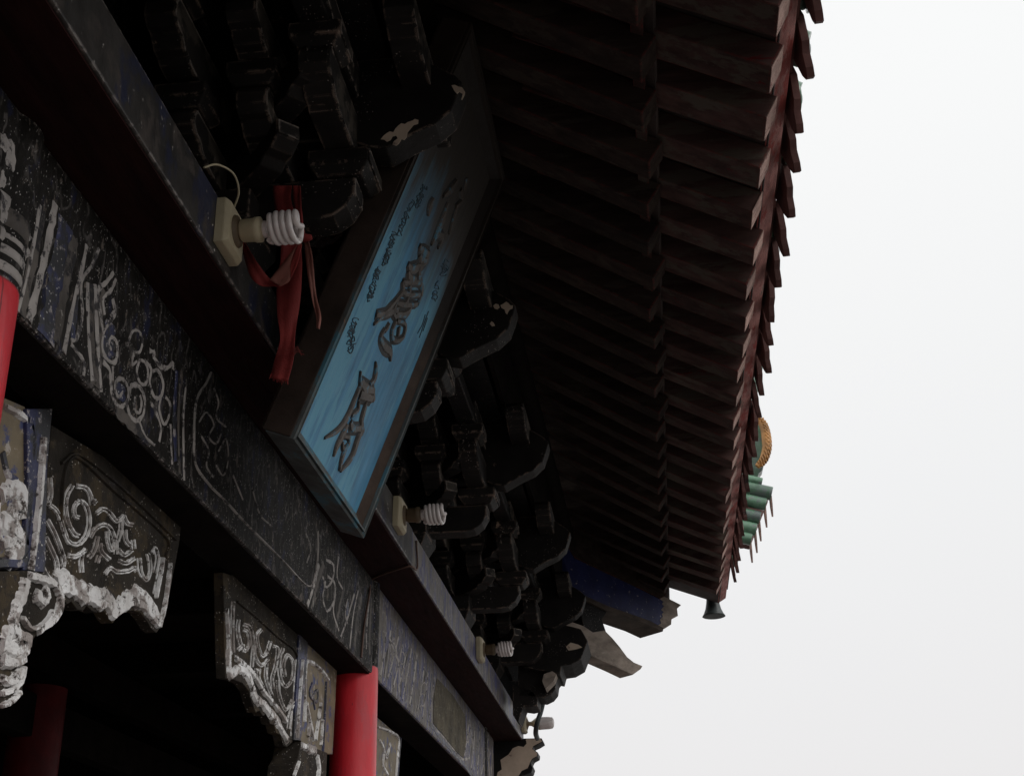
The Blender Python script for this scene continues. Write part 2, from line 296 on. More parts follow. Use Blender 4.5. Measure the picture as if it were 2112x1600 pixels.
# ---- painted relief on the lintel
def onL(x, y): return onX(x, y, XL)
def r3(x, y): return (x / 3.017, 500 + y / 3.017)
def r5(x, y): return (x / 2.667, 1000 + y / 2.667)
def r6(x, y): return (650 + x / 2.667, 1000 + y / 2.667)
def r1(x, y): return (x / 3.017, y / 3.017)
NX = Vector((1, 0, 0))
lines = MS()
def ls(fn, pts, w=0.006, h=0.005, mb=None, jit=0.25):
    h = min(h, 0.004) * 0.6; w = w * 1.2; jit = max(jit, 0.3)
    stroke(mb or lines, [fn(*p) for p in pts], onL, w, NX, h, jit)
ls(r3, [(345, -240), (300, 0), (235, 280), (180, 490)], 0.016, 0.012)
ls(r3, [(250, -230), (200, 60), (150, 280), (110, 430)], 0.006)
ls(r3, [(540, 20), (505, 190), (440, 470), (398, 690)], 0.009, 0.012)
ls(r3, [(615, 40), (575, 140), (510, 230), (505, 330), (512, 450), (480, 590), (440, 610)])
ls(r3, [(440, 630), (480, 680), (520, 740), (520, 830)])
ls(r3, [(545, 250), (548, 500), (560, 700), (575, 860)], 0.008)
ls(r3, [(590, 260), (600, 470), (612, 700), (630, 930)], 0.009)
ls(r3, [(705, 190), (660, 250), (610, 300), (620, 420), (640, 560)], 0.008)
ls(r3, [(720, 230), (690, 300), (640, 350), (650, 450)], 0.006)
ls(r3, [(700, 350), (715, 430), (690, 470)], 0.008)
ls(r3, [(690, 480), (645, 560), (635, 660), (670, 730), (715, 745), (730, 680), (720, 610), (690, 590), (675, 630), (690, 670)], 0.006)
ls(r3, [(640, 740), (680, 790), (690, 880), (700, 960), (740, 1020), (785, 1000), (800, 930), (775, 860), (735, 850), (715, 900), (735, 960), (760, 930)], 0.006)
ls(r3, [(790, 1010), (810, 1080), (850, 1110), (890, 1070), (900, 980), (870, 900), (820, 890), (800, 950)], 0.006)
ls(r3, [(840, 960), (835, 1030), (865, 1060), (880, 1000), (870, 950)], 0.005)
ls(r3, [(870, 730), (850, 800), (870, 870), (905, 880), (920, 810), (905, 750), (875, 730)], 0.005)
ls(r3, [(900, 730), (940, 790), (930, 870), (960, 960), (1000, 960), (1015, 880), (985, 800), (950, 800)], 0.006)
ls(r3, [(930, 670), (960, 690), (955, 710), (1000, 770), (1040, 780), (1075, 750), (1075, 790)], 0.007)
ls(r3, [(1000, 960), (990, 1040), (1020, 1130), (1050, 1080), (1055, 1000), (1025, 955)], 0.005)
ls(r3, [(940, 1000), (980, 1080), (1000, 1160), (990, 1240)], 0.005)
ls(r3, [(790, 650), (820, 560), (860, 550), (885, 600), (870, 680), (830, 680)], 0.004)
ls(r3, [(830, 690), (820, 760), (850, 740)], 0.004)
ls(r3, [(700, 770), (700, 860)], 0.004)
ls(r3, [(1060, 1130), (1070, 1380)], 0.005); ls(r3, [(1155, 900), (1140, 1100), (1145, 1480)], 0.006)
ls(r3, [(860, 1100), (900, 1200), (960, 1260)], 0.005)
# boss at the near end of the lintel
for pts in ([(0, 870), (70, 930), (60, 1050)], [(130, 1130), (190, 1170), (160, 1300)], [(110, 1190), (90, 1250)], [(0, 1240), (90, 1300), (150, 1390), (180, 1500)],
            [(0, 1330), (80, 1380), (140, 1480), (170, 1600)], [(0, 1100), (30, 1140)], [(0, 1440), (90, 1520), (130, 1610)], [(140, 980), (160, 1010)]):
    ls(r1, pts, 0.017, 0.012)
# long cartouche in the middle of the bay
car = [(434, 768), (424, 790), (408, 815), (401, 845), (399, 900), (402, 957), (431, 1000), (465, 1034), (502, 1075), (577, 1150), (634, 1208), (650, 1180), (655, 1130), (654, 1094)]
stroke(lines, car, onL, 0.004, NX, 0.006, 0.3); 
for pts in ([(410, 870), (425, 850), (440, 875), (430, 900), (445, 915), (455, 895)], [(415, 900), (430, 930), (425, 960), (440, 985)], [(440, 800), (450, 830), (445, 860), (465, 880)],
            [(450, 930), (465, 905), (470, 945), (460, 980), (445, 960)], [(520, 1010), (535, 1060), (560, 1085)], [(480, 980), (490, 1005), (500, 1030)], [(630, 1100), (640, 1130), (632, 1160)]):
    stroke(lines, pts, onL, 0.0035, NX, 0.004, 0.3)
for fn, pts, w_ in ((r5, [(1755, 440), (1725, 560), (1690, 665)], 0.010), (r5, [(1800, 500), (1840, 540), (1835, 640), (1800, 690), (1775, 620), (1790, 530)], 0.006),
                    (r6, [(60, 410), (100, 440), (95, 520), (60, 560), (40, 500)], 0.006), (r6, [(20, 440), (0, 520)], 0.009), (r6, [(130, 380), (120, 500), (150, 570)], 0.005),
                    (r6, [(215, 600), (180, 720), (140, 840)], 0.008), (r6, [(240, 560), (215, 680), (200, 790), (190, 900)], 0.006), (r6, [(300, 600), (285, 760), (280, 900)], 0.008),
                    (r6, [(330, 640), (322, 800), (318, 960)], 0.006), (r6, [(180, 620), (165, 700), (175, 760)], 0.005), (r6, [(110, 600), (100, 700), (130, 800)], 0.005)):
    ls(fn, pts, w_)
# beyond the far column
for a_, b_, w_ in (((390, 810), (360, 1050), 6), ((415, 800), (380, 1080), 5), ((460, 830), (400, 1060), 7), ((480, 880), (430, 1110), 5), ((500, 930), (455, 1130), 6), ((405, 830), (470, 1010), 6),
                   ((430, 840), (480, 1080), 5), ((530, 900), (480, 1180), 6), ((560, 930), (520, 1210), 8), ((600, 1000), (560, 1260), 7), ((620, 1030), (590, 1280), 4),
                   ((655, 1060), (630, 1260), 6), ((850, 1270), (820, 1490), 6), ((880, 1300), (860, 1560), 6), ((905, 1320), (890, 1590), 5), ((930, 1340), (960, 1599), 6), ((955, 1360), (915, 1590), 6),
                   ((975, 1400), (965, 1640), 5), ((845, 1290), (865, 1420), 5)):
    ls(r6, [a_, ((a_[0] + b_[0]) / 2 + 2, (a_[1] + b_[1]) / 2), b_], w_ * 0.0015)
ls(r6, [(640, 1330), (700, 1380), (800, 1500), (850, 1500)], 0.008)
for cx_, cy_ in ((425, 900), (478, 950), (600, 1120), (590, 1180), (835, 1380), (945, 1480)):
    ls(r6, [(cx_ + 14 * math.cos(t), cy_ + 34 * math.sin(t)) for t in [i * 0.9 for i in range(8)]], 0.004)
part(lines, 'painted_line', m_line, parent=lintel)
bd = MS()
for fn, pts, w_ in ((r3, [(265, -200), (215, 60), (160, 300), (130, 450)], 0.020), (r3, [(470, -20), (430, 150), (380, 400), (345, 620)], 0.020), (r3, [(570, 260), (565, 500), (585, 880)], 0.018),
                    (r3, [(650, 300), (625, 420), (630, 600), (600, 900)], 0.014), (r3, [(1120, 880), (1110, 1150), (1120, 1440)], 0.008), (r3, [(720, 1030), (820, 1130), (900, 1180)], 0.016),
                    (r6, [(255, 600), (230, 760), (215, 900)], 0.022), (r6, [(310, 620), (300, 800), (300, 930)], 0.014), (r6, [(160, 560), (130, 700), (110, 800)], 0.014), (r5, [(1780, 430), (1740, 560), (1715, 690)], 0.014),
                    (r6, [(520, 900), (480, 1020), (470, 1160)], 0.016), (r6, [(420, 840), (390, 960), (380, 1060)], 0.016), (r6, [(610, 1030), (580, 1150), (560, 1250)], 0.018), (r6, [(880, 1320), (860, 1450), (850, 1560)], 0.018), (r6, [(945, 1360), (930, 1500), (920, 1610)], 0.016)):
    ls(fn, pts, w_, 0.002, bd, 0.1)
part(bd, 'faded_band', m_band, parent=lintel)
cb = MB(); cb.prism([onL(*r6(*p)) + NX * 0.001 for p in ((668, 1060), (650, 1180), (648, 1310), (700, 1370), (780, 1470), (815, 1500), (830, 1400), (825, 1270), (760, 1160))], NX * 0.002)
part(cb, 'ochre_panel', m_ochp, parent=lintel)
bl = MS()
ls(r3, [(410, -120), (370, 100), (330, 330), (285, 600)], 0.034, 0.004, bl, 0.05)
ls(r3, [(480, 330), (460, 480), (455, 600)], 0.012, 0.004, bl, 0.05)
ls(r3, [(1100, 800), (1085, 1100), (1095, 1360)], 0.013, 0.004, bl, 0.05)
ls(r3, [(690, 500), (680, 640), (690, 720)], 0.03, 0.003, bl, 0.05)
ls(r3, [(750, 880), (745, 980)], 0.028, 0.003, bl, 0.05)
ls(r6, [(180, 640), (175, 720)], 0.02, 0.003, bl, 0.05)
for a_, b_ in (((545, 930), (530, 1200)), ((640, 1040), (620, 1300)), ((870, 1300), (840, 1500)), ((440, 900), (415, 1040)), ((500, 900), (480, 1000)), ((900, 1340), (880, 1560)), ((590, 1060), (575, 1230))):
    ls(r6, [a_, b_], 0.012, 0.003, bl, 0.05)
ls(r6, [(630, 1310), (700, 1400), (790, 1500), (860, 1590)], 0.014, 0.004, bl, 0.05)
part(bl, 'blue_band', m_blue, parent=lintel)

# ---- columns
def column(Y, name='column'):
    X, r = -1.60, 0.12
    c = MB(); c.lathe([(0, r * 1.06), (2.2, r * 1.02), (3.10, r), (3.145, r), (3.165, r * 0.985)], (X, Y, -1.6), (0, 0, 1), 32)
    o = part(c, name, m_redcol)
    h = MB(); h.lathe([(0, r * 0.97), (0.02, r * 0.99), (0.46, r * 0.99)], (X, Y, 1.565), (0, 0, 1), 32); part(h, 'column_head', m_lintel, parent=o)
    s_ = MB(); s_.lathe([(0, 0.22), (0.06, 0.24), (0.18, 0.2), (0.2, 0.14)], (X, Y, -1.6), (0, 0, 1), 24); part(s_, 'stone_base', m_ground, parent=o)
    for z0, z1, mm_ in () if Y > 5 else ((1.580, 1.606, m_line), (1.625, 1.650, m_line), (1.668, 1.682, m_line), (1.700, 1.752, m_band)):
        q = MB(); q.lathe([(z0, r * 0.99), (z0 + 0.001, r * 1.004), (z1 - 0.001, r * 1.004), (z1, r * 0.99)], (X, Y, 0), (0, 0, 1), 32); part(q, 'painted_band', mm_, parent=o)
    ln = MB()
    for k in range(0):
        a = R(-70 + k * 22); n_ = Vector((math.cos(a), math.sin(a), 0))
        ln.ribbon([Vector((X, Y, 1.60 + j * 0.1)) + n_ * (r + 0.001) for j in range(5)], [0.004] * 5, n_, 0.003)
    return o
column(2.59); column(6.78); column(11.2); column(-1.6)

# ---- carved corner brackets under the lintel (one each side of the bay)
XQ = -1.655
def onQ(x, y): return onX(x, y, XQ)
def queti(name, poly, fn=r5, top=None, m=m_queti, th=0.04, X=XQ):
    P = [onX(*fn(*p), X) for p in poly]
    b = MB(); b.prism(P, (-th, 0, 0)); return part(b, name, m, 0.003)
near = [(285, -330), (262, -100), (228, 400), (240, 470), (290, 525), (320, 640), (345, 628), (372, 655), (395, 640), (425, 685), (460, 690), (478, 662), (505, 690), (530, 702), (552, 688), (580, 700),
        (600, 735), (622, 760), (650, 722), (690, 695), (735, 688), (775, 702), (805, 740), (835, 790), (862, 812), (885, 780), (912, 680), (945, 540), (985, 330), (1000, 200), (700, -80)]
qn = queti('carved_bracket_panel', near)
qn['label'] = 'near carved panel with white scroll lines and scalloped lower edge'
def twin(ms, P, w_, h, jit, gap=6.0):
    """a scroll line carved as two thin parallel ridges"""
    q = [Vector(p) for p in P]; o = []
    for i, p in enumerate(q):
        t = (q[min(i + 1, len(q) - 1)] - q[max(i - 1, 0)]).normalized(); o.append(p + Vector((-t.y, t.x)) * gap)
    stroke(ms, P, onQ, w_, NX, h, jit); stroke(ms, [tuple(p) for p in o], onQ, w_ * 0.7, NX, h * 0.7, jit)
def edge_band(pts, w_, X, parent, fn=r5, m=m_white, h=0.012):
    b = MS(); P = [fn(*p) for p in pts]; stroke(b, P, lambda x, y: onX(x, y, X), w_, NX, h, 0.35, 4); part(b, 'scalloped_rim', m, parent=parent)
edge_band([(300, 530), (345, 500), (375, 540), (430, 560), (475, 590), (520, 600), (560, 600), (595, 630), (625, 680), (660, 650), (700, 610), (750, 595), (790, 620), (830, 680), (870, 740)], 0.024, XQ, qn)
edge_band([(320, 600), (350, 570), (400, 590), (450, 630), (490, 620), (530, 655), (580, 660), (615, 710), (660, 680), (720, 650), (780, 665), (830, 730), (865, 770)], 0.016, XQ + 0.001, qn)
edge_band([(890, 400), (880, 470), (862, 560), (850, 620)], 0.006, XQ, qn)
edge_band([(930, 430), (915, 560), (895, 680), (870, 780)], 0.009, XQ, qn)
sc = MS()
NS = [[(425, 185), (400, 170), (398, 120), (430, 85), (470, 105), (492, 180), (480, 270), (430, 330), (370, 318), (340, 250), (318, 180), (295, 140), (268, 118)],
      [(400, 5), (370, 60), (362, 130), (378, 210), (410, 265), (432, 272)], [(420, 0), (470, 10), (500, 60), (505, 110)],
      [(262, 190), (300, 262), (335, 350), (352, 410), (348, 450)], [(252, 285), (285, 355), (312, 420), (316, 470), (300, 500)], [(240, 400), (232, 440), (262, 500), (290, 522)],
      [(372, 380), (412, 385), (462, 352)], [(455, 365), (448, 420), (452, 480)], [(522, 152), (565, 125), (605, 150), (640, 192), (672, 165)],
      [(485, 285), (512, 240), (560, 212), (605, 232), (632, 300), (628, 350), (600, 362), (582, 310), (578, 255)], [(552, 320), (560, 365), (602, 405)], [(540, 285), (520, 360), (488, 405)],
      [(665, 175), (668, 240), (648, 312)], [(682, 168), (700, 205), (728, 212)], [(690, 245), (695, 300), (718, 330)], [(650, 348), (680, 378), (720, 350)], [(650, 408), (690, 422), (732, 395)],
      [(568, 485), (600, 450), (640, 470), (700, 465), (740, 448), (752, 475)], [(768, 400), (778, 480), (800, 515), (815, 470), (808, 400), (800, 380)], [(830, 370), (850, 340), (870, 400), (856, 485)],
      [(895, 400), (880, 480), (855, 600)], [(275, -40), (280, 60), (262, 115)], [(735, 300), (740, 350)], [(548, 390), (535, 430)], [(500, 100), (520, 80)], [(640, 300), (640, 380)]]
for s_ in NS: twin(sc, [r5(*p) for p in s_], 0.0036, 0.006, 0.5)
part(sc, 'scroll_line', m_white, parent=qn)
rim = MS()
for s_ in ([(325, 200), (345, -50), (390, -150), (460, -120), (620, 30), (760, 150), (915, 300), (905, 400)], [(330, -120), (420, -170), (600, -40), (800, 140), (960, 300)]):
    stroke(rim, [r5(*p) for p in s_], onQ, 0.0055, NX, 0.009, 0.15)
part(rim, 'panel_moulding', m_queti, parent=qn)
# divider and outer panel next to the near column
qd = queti('bracket_divider', [(150, -420), (290, -420), (262, -100), (250, 480), (128, 470), (155, 0)], m=m_blue, X=XQ + 0.012)
dv = MS(); stroke(dv, [r5(*p) for p in ((232, -260), (215, 0), (190, 250), (160, 470))], lambda x, y: onX(x, y, XQ + 0.012), 0.011, NX, 0.012, 0.2); part(dv, 'divider_bead', m_white, parent=qd)
qo = queti('outer_bracket_panel', [(-160, -560), (140, -430), (155, 0), (128, 440), (-160, 460)], m=m_yellow)
ow = MS()
for s_, w_ in (([(20, -430), (110, -380), (165, -300), (162, -100), (150, 100), (130, 330)], 0.011), ([(0, 60), (60, 20), (120, 50), (135, 180)], 0.03), ([(40, 130), (70, 170), (95, 140), (60, 110)], 0.02),
             ([(0, 200), (60, 230), (110, 300), (90, 370), (30, 420)], 0.028), ([(0, 330), (50, 310), (60, 270)], 0.02), ([(-40, 100), (-30, 300)], 0.03)):
    stroke(ow, [r5(*p) for p in s_], onQ, w_, NX, 0.012, 0.3)
part(ow, 'carved_petal', m_white, parent=qo)
ob = MS(); stroke(ob, [r5(*p) for p in ((-100, 445), (0, 430), (100, 430), (140, 380))], onQ, 0.016, NX, 0.014); stroke(ob, [r5(*p) for p in ((10, -180), (40, -60), (90, -20))], onQ, 0.014, NX, 0.006)
part(ob, 'blue_trim', m_blue, parent=qo)
pd = queti('hanging_finial', [(-160, 480), (130, 470), (250, 485), (295, 535), (328, 610), (325, 690), (295, 750), (205, 820), (160, 880), (140, 930), (135, 1040), (125, 1120), (92, 1170), (45, 1215), (8, 1228), (-60, 1190), (-160, 1180)], m=m_queti, th=0.12, X=XQ + 0.03)
pw = MS()
for s_, w_ in (([(150, 500), (230, 520), (300, 560), (322, 640), (290, 735), (200, 800)], 0.013), ([(130, 520), (115, 600), (80, 680), (65, 760), (90, 830), (150, 860)], 0.020), ([(185, 590), (215, 640), (245, 610), (230, 570)], 0.018),
             ([(110, 730), (160, 790), (230, 760), (280, 690)], 0.006), ([(0, 870), (60, 900), (120, 890), (140, 900)], 0.028), ([(0, 960), (60, 980), (120, 950)], 0.018), ([(0, 1060), (50, 1080), (110, 1020)], 0.012),
             ([(0, 1145), (50, 1130), (100, 1080), (120, 1000)], 0.008), ([(0, 1215), (50, 1190), (95, 1140)], 0.007), ([(40, 780), (20, 860)], 0.02)):
    stroke(pw, [r5(*p) for p in s_], lambda x, y: onX(x, y, XQ + 0.03), w_, NX, 0.014, 0.3)
part(pw, 'carved_ridge', m_white, parent=pd)
# far side of the bay
far = [(1228, 480), (1236, 900), (1242, 1062), (1290, 1070), (1335, 1088), (1368, 1130), (1385, 1190), (1408, 1250), (1428, 1240), (1448, 1268), (1470, 1250), (1485, 1310), (1508, 1318), (1520, 1362), (1545, 1372),
       (1558, 1430), (1580, 1440), (1610, 1412), (1622, 1300), (1640, 950), (1660, 700), (1500, 560)]
qf = queti('carved_bracket_panel', far)
qf['label'] = 'far carved panel with scroll lines beside the red column'
edge_band([(1250, 900), (1252, 980), (1262, 1045), (1310, 1010), (1350, 1035), (1375, 1090), (1400, 1170), (1440, 1200), (1480, 1250), (1510, 1280), (1540, 1340), (1575, 1400)], 0.020, XQ, qf)
edge_band([(1290, 950), (1320, 975), (1360, 1010), (1400, 1060), (1440, 1130), (1490, 1190), (1530, 1240), (1570, 1300)], 0.013, XQ, qf)
edge_band([(1240, 680), (1245, 760), (1250, 900)], 0.009, XQ, qf)
sc = MS()
FS = [[(1285, 640), (1280, 780), (1285, 930)], [(1315, 740), (1310, 800), (1325, 870), (1345, 905), (1362, 870), (1355, 815), (1335, 800)], [(1340, 760), (1375, 780), (1395, 860), (1388, 1000)],
      [(1400, 880), (1405, 940), (1435, 985), (1470, 950)], [(1490, 860), (1470, 920), (1440, 945), (1415, 900), (1405, 830), (1430, 790)], [(1500, 880), (1530, 900), (1520, 990), (1500, 1060), (1505, 1120)],
      [(1470, 980), (1465, 1050), (1480, 1110), (1500, 1160)], [(1560, 900), (1540, 960), (1545, 1060), (1570, 1100), (1600, 1060), (1605, 980), (1580, 940), (1562, 990), (1570, 1050)],
      [(1430, 1010), (1425, 1060), (1450, 1110)], [(1530, 1070), (1540, 1160), (1570, 1230), (1600, 1180)], [(1580, 1280), (1600, 1210), (1615, 1190)], [(1640, 960), (1625, 1150), (1610, 1380)],
      [(1400, 1010), (1420, 1020)], [(1600, 1250), (1590, 1340)], [(1340, 880), (1310, 910)]]
for s_ in FS: twin(sc, [r5(*p) for p in s_], 0.0044, 0.006, 0.5, 5.0)
part(sc, 'scroll_line', m_white, parent=qf)
rim = MS(); stroke(rim, [r5(*p) for p in ((1300, 640), (1400, 720), (1520, 830), (1610, 900), (1635, 960))], onQ, 0.006, NX, 0.009, 0.2); part(rim, 'panel_moulding', m_queti, parent=qf)
qd = queti('bracket_divider', [(1655, 700), (1700, 740), (1690, 960), (1655, 1405), (1618, 1400), (1640, 950)], m=m_blue, X=XQ + 0.01)
dv = MS(); stroke(dv, [r5(*p) for p in ((1660, 960), (1640, 1200), (1630, 1390))], lambda x, y: onX(x, y, XQ + 0.01), 0.007, NX, 0.012, 0.2); part(dv, 'divider_bead', m_white, parent=qd)
qo = queti('outer_bracket_panel', [(1685, 740), (1860, 900), (1830, 1480), (1720, 1470), (1650, 1400)], m=m_yellow)
ow = MS()
for s_, w_ in (([(1670, 1300), (1675, 1010), (1700, 970), (1765, 1020), (1800, 1070)], 0.009), ([(1680, 1200), (1700, 1300), (1720, 1400)], 0.014), ([(1760, 1200), (1745, 1300), (1730, 1400)], 0.012), ([(1700, 1290), (1690, 1380)], 0.012), ([(1770, 1290), (1760, 1430)], 0.009)):
    stroke(ow, [r5(*p) for p in s_], onQ, w_, NX, 0.012, 0.3)
part(ow, 'carved_petal', m_white, parent=qo)
ob = MS(); stroke(ob, [r5(*p) for p in ((1715, 1090), (1700, 1150), (1740, 1190), (1745, 1130), (1720, 1160), (1730, 1230))], onQ, 0.010, NX, 0.006); stroke(ob, [r5(*p) for p in ((1790, 1080), (1780, 1300), (1770, 1500))], onQ, 0.009, NX, 0.01)
part(ob, 'blue_trim', m_blue, parent=qo)
pd = queti('hanging_finial', [(1655, 1412), (1800, 1470), (1790, 1700), (1600, 1700), (1618, 1540), (1640, 1500)], m=m_queti, th=0.12, X=XQ + 0.025)
pw = MS()
for s_, w_ in (([(1655, 1430), (1700, 1450), (1730, 1460)], 0.02), ([(1740, 1490), (1750, 1560), (1740, 1620)], 0.02), ([(1640, 1520), (1610, 1600)], 0.008)):
    stroke(pw, [r5(*p) for p in s_], lambda x, y: onX(x, y, XQ + 0.025), w_, NX, 0.012, 0.3)
part(pw, 'carved_ridge', m_white, parent=pd)
# panel beyond the far column
qy = queti('outer_bracket_panel', [(300, 1240), (470, 1385), (450, 1700), (300, 1700)], fn=r6, m=m_yellow)
ow = MS()
for s_ in ([(350, 1400), (370, 1440), (385, 1500), (400, 1460), (410, 1420)], [(375, 1480), (370, 1540), (395, 1590)], [(345, 1330), (400, 1350), (455, 1390), (450, 1500), (440, 1620)]):
    stroke(ow, [r6(*p) for p in s_], onQ, 0.010, NX, 0.01, 0.3)
part(ow, 'carved_petal', m_white, parent=qy)
ob = MS(); stroke(ob, [r6(*p) for p in ((465, 1390), (455, 1500), (445, 1640))], onQ, 0.009, NX, 0.012); part(ob, 'blue_trim', m_blue, parent=qy)

# ---- interior seen through the bay
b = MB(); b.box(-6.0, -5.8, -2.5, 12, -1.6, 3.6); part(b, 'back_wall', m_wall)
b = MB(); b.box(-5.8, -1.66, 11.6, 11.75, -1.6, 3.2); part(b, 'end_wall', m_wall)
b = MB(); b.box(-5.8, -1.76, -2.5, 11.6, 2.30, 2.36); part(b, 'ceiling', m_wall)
b = MB(); b.box(-5.8, -1.66, -2.6, -2.5, -1.6, 3.9); part(b, 'unseen_near_end_wall', m_wall)  # unseen wall, added to keep light from entering the hall behind the camera
b = MB(); b.box(-1.58, -1.02, 11.3, 11.36, 2.24, 3.4); part(b, 'side_bracket_board', m_soot)
for k in range(9):
    b = MB(); b.box(-5.8, -1.76, -1.6 + k * 1.5, -1.42 + k * 1.5, 2.08, 2.30); part(b, 'ceiling_joist', m_wall, 0.01)
for zz, xx in ((1.35, -3.55), (1.75, -3.60)):
    b = MB(); b.box(xx - 0.12, xx, -2.5, 11.6, zz, zz + 0.24); part(b, 'inner_beam', m_wall, 0.01)
for px, py, X in ((85, 1420, -3.6),):
    p = onX(px, py, X); b = MB(); b.lathe([(0, 0.16), (p.z + 1.6, 0.15)], (X, p.y, -1.6), (0, 0, 1), 24); part(b, 'inner_column', m_intred)

# ================================================================== BRACKET SETS
def lat_profile(half, z0, z1):
    h = z1 - z0; q = [(half - 0.02, z1), (half, z1 - h * 0.22), (half - 0.004, z0 + h * 0.52), (half - 0.03, z0 + h * 0.36), (half - 0.062, z0 + h * 0.34), (half - 0.078, z0 + h * 0.26),
                      (half - 0.10, z0 + h * 0.12), (half - 0.135, z0 + h * 0.10), (half - 0.155, z0 + h * 0.02), (half - 0.20, z0)]
    return [(a, z) for a, z in q] + [(-a, z) for a, z in q[::-1]]
def lat_arm(x, half, z0, z1, th=0.05):
    b = MB(); b.prism([(x - th, a, z) for a, z in lat_profile(half, z0, z1)], (2 * th, 0, 0)); return b
def lat_face(x, half, z0, z1, th=0.05):
    b = MB(); b.prism([(x + th + 0.0005, a, z) for a, z in lat_profile(half - 0.004, z0 + 0.003, z1 - 0.003)], (0.003, 0, 0)); return b
def cap(x, y, z0, w_=0.085, h=0.085):
    b = MB(); b.frustum((x, y, z0), (w_ * 0.72, w_ * 0.72), (x, y, z0 + h * 0.42), (w_, w_)); b.frustum((x, y, z0 + h * 0.42), (w_, w_), (x, y, z0 + h), (w_, w_)); return b
def bracket_set(Y):
    b = MB(); b.frustum((-1.40, 0, 2.238), (0.13, 0.12), (-1.40, 0, 2.32), (0.17, 0.16)); b.frustum((-1.40, 0, 2.32), (0.17, 0.16), (-1.40, 0, 2.42), (0.17, 0.16))
    root = b.build('bracket_set', m_arm, hall, 0.006); root.location = HL + Vector((0, Y, 0))
    def ch(mb, name, m=m_arm, bv=0.005): return mb.build(name, m, root, bv)
    t = 0.06
    b = MB(); b.prism([(x, -t, z) for x, z in ((-1.62, 2.345), (-1.03, 2.34), (-0.975, 2.35), (-0.93, 2.385), (-0.905, 2.43), (-0.905, 2.495), (-1.62, 2.495))], (0, 2 * t, 0)); ch(b, 'projecting_arm')
    nose = [(-1.62, 2.655), (-1.05, 2.655), (-0.93, 2.648), (-0.87, 2.615), (-0.80, 2.600), (-0.72, 2.645), (-0.63, 2.685), (-0.575, 2.735), (-0.552, 2.80), (-0.538, 2.85), (-0.565, 2.885), (-0.62, 2.925), (-0.70, 2.968), (-0.80, 2.985), (-1.62, 2.985)]
    b = MB(); b.prism([(x, -t, z) for x, z in nose], (0, 2 * t, 0)); ch(b, 'nose_arm')
    ch(cap(-0.955, 0, 2.495, 0.105, 0.09), 'cap_block')
    for a in ((-1.39, 0.43, 2.425, 2.56), (-1.39, 0.66, 2.66, 2.82), (-0.955, 0.46, 2.585, 2.74), (-0.70, 0.40, 2.845, 2.97), (-1.17, 0.40, 2.50, 2.65), (-1.17, 0.56, 2.74, 2.88), (-0.955, 0.52, 2.825, 2.95)):
        ch(lat_arm(*a), 'lateral_arm'); ch(lat_face(*a), 'arm_front_face', m_face, 0)
    for x, y, z in ((-1.39, -0.36, 2.56), (-1.39, 0.36, 2.56), (-0.955, -0.38, 2.74), (-0.955, 0.38, 2.74), (-1.39, -0.58, 2.82), (-1.39, 0.58, 2.82), (-1.17, -0.33, 2.65), (-1.17, 0.33, 2.65)): ch(cap(x, y, z), 'cap_block')
    for x, y, z, w_ in ((-0.955, 0, 2.53, 0.105), (-0.955, -0.38, 2.775, 0.085), (-0.955, 0.38, 2.775, 0.085)):
        b = MB(); b.box(x + w_ + 0.001, x + w_ + 0.004, y - w_ + 0.004, y + w_ - 0.004, z + 0.003, z + 0.046); ch(b, 'block_face', m_face, 0)
    b = MB(); b.box(-0.905, -0.9015, -t + 0.004, t - 0.004, 2.432, 2.492); ch(b, 'arm_end_face', m_face, 0)
    for y_ in (-1, 1):                           # oblique arms swinging out at 45 degrees
        for (l, z0, z1) in ((0.44, 2.42, 2.55), (0.60, 2.60, 2.74)):
            q = [(0, z1), (l, z1), (l + 0.01, z0 + 0.07), (l - 0.03, z0 + 0.035), (l - 0.07, z0 + 0.03), (l - 0.10, z0 + 0.005), (l - 0.16, z0), (0, z0)]
            D = Vector((1, y_, 0)).normalized(); Nn = Vector((-D.y, D.x, 0)) * 0.042
            b = MB(); b.prism([Vector((-1.38, 0, 0)) + D * a + Vector((0, 0, z)) - Nn for a, z in q], Nn * 2); ch(b, 'oblique_arm')
            b = MB(); e0 = Vector((-1.38, 0, 0)) + D * (l + 0.012); b.prism([e0 - Nn * 0.9 + Vector((0, 0, z0 + 0.07)), e0 + Nn * 0.9 + Vector((0, 0, z0 + 0.07)), e0 + Nn * 0.9 + Vector((0, 0, z1 - 0.004)) - D * 0.009, e0 - Nn * 0.9 + Vector((0, 0, z1 - 0.004)) - D * 0.009], D * 0.003); ch(b, 'arm_end_face', m_face, 0)
    return root
YS = [3.66, 5.30, 6.97, 8.62, 10.25]
b0 = bracket_set(YS[0])
for Y in YS[1:] + [2.02, 0.38, -1.26]: 
    c = b0.copy(); C.objects.link(c); c.location = HL + Vector((0, Y, 0))
    for q in list(b0.children):
        d = q.copy(); C.objects.link(d); d.parent = c
def r6b(x, y): return (600 + x / 4, 80 + y / 4)
def r5b(x, y): return (850 + x / 4, 550 + y / 4)
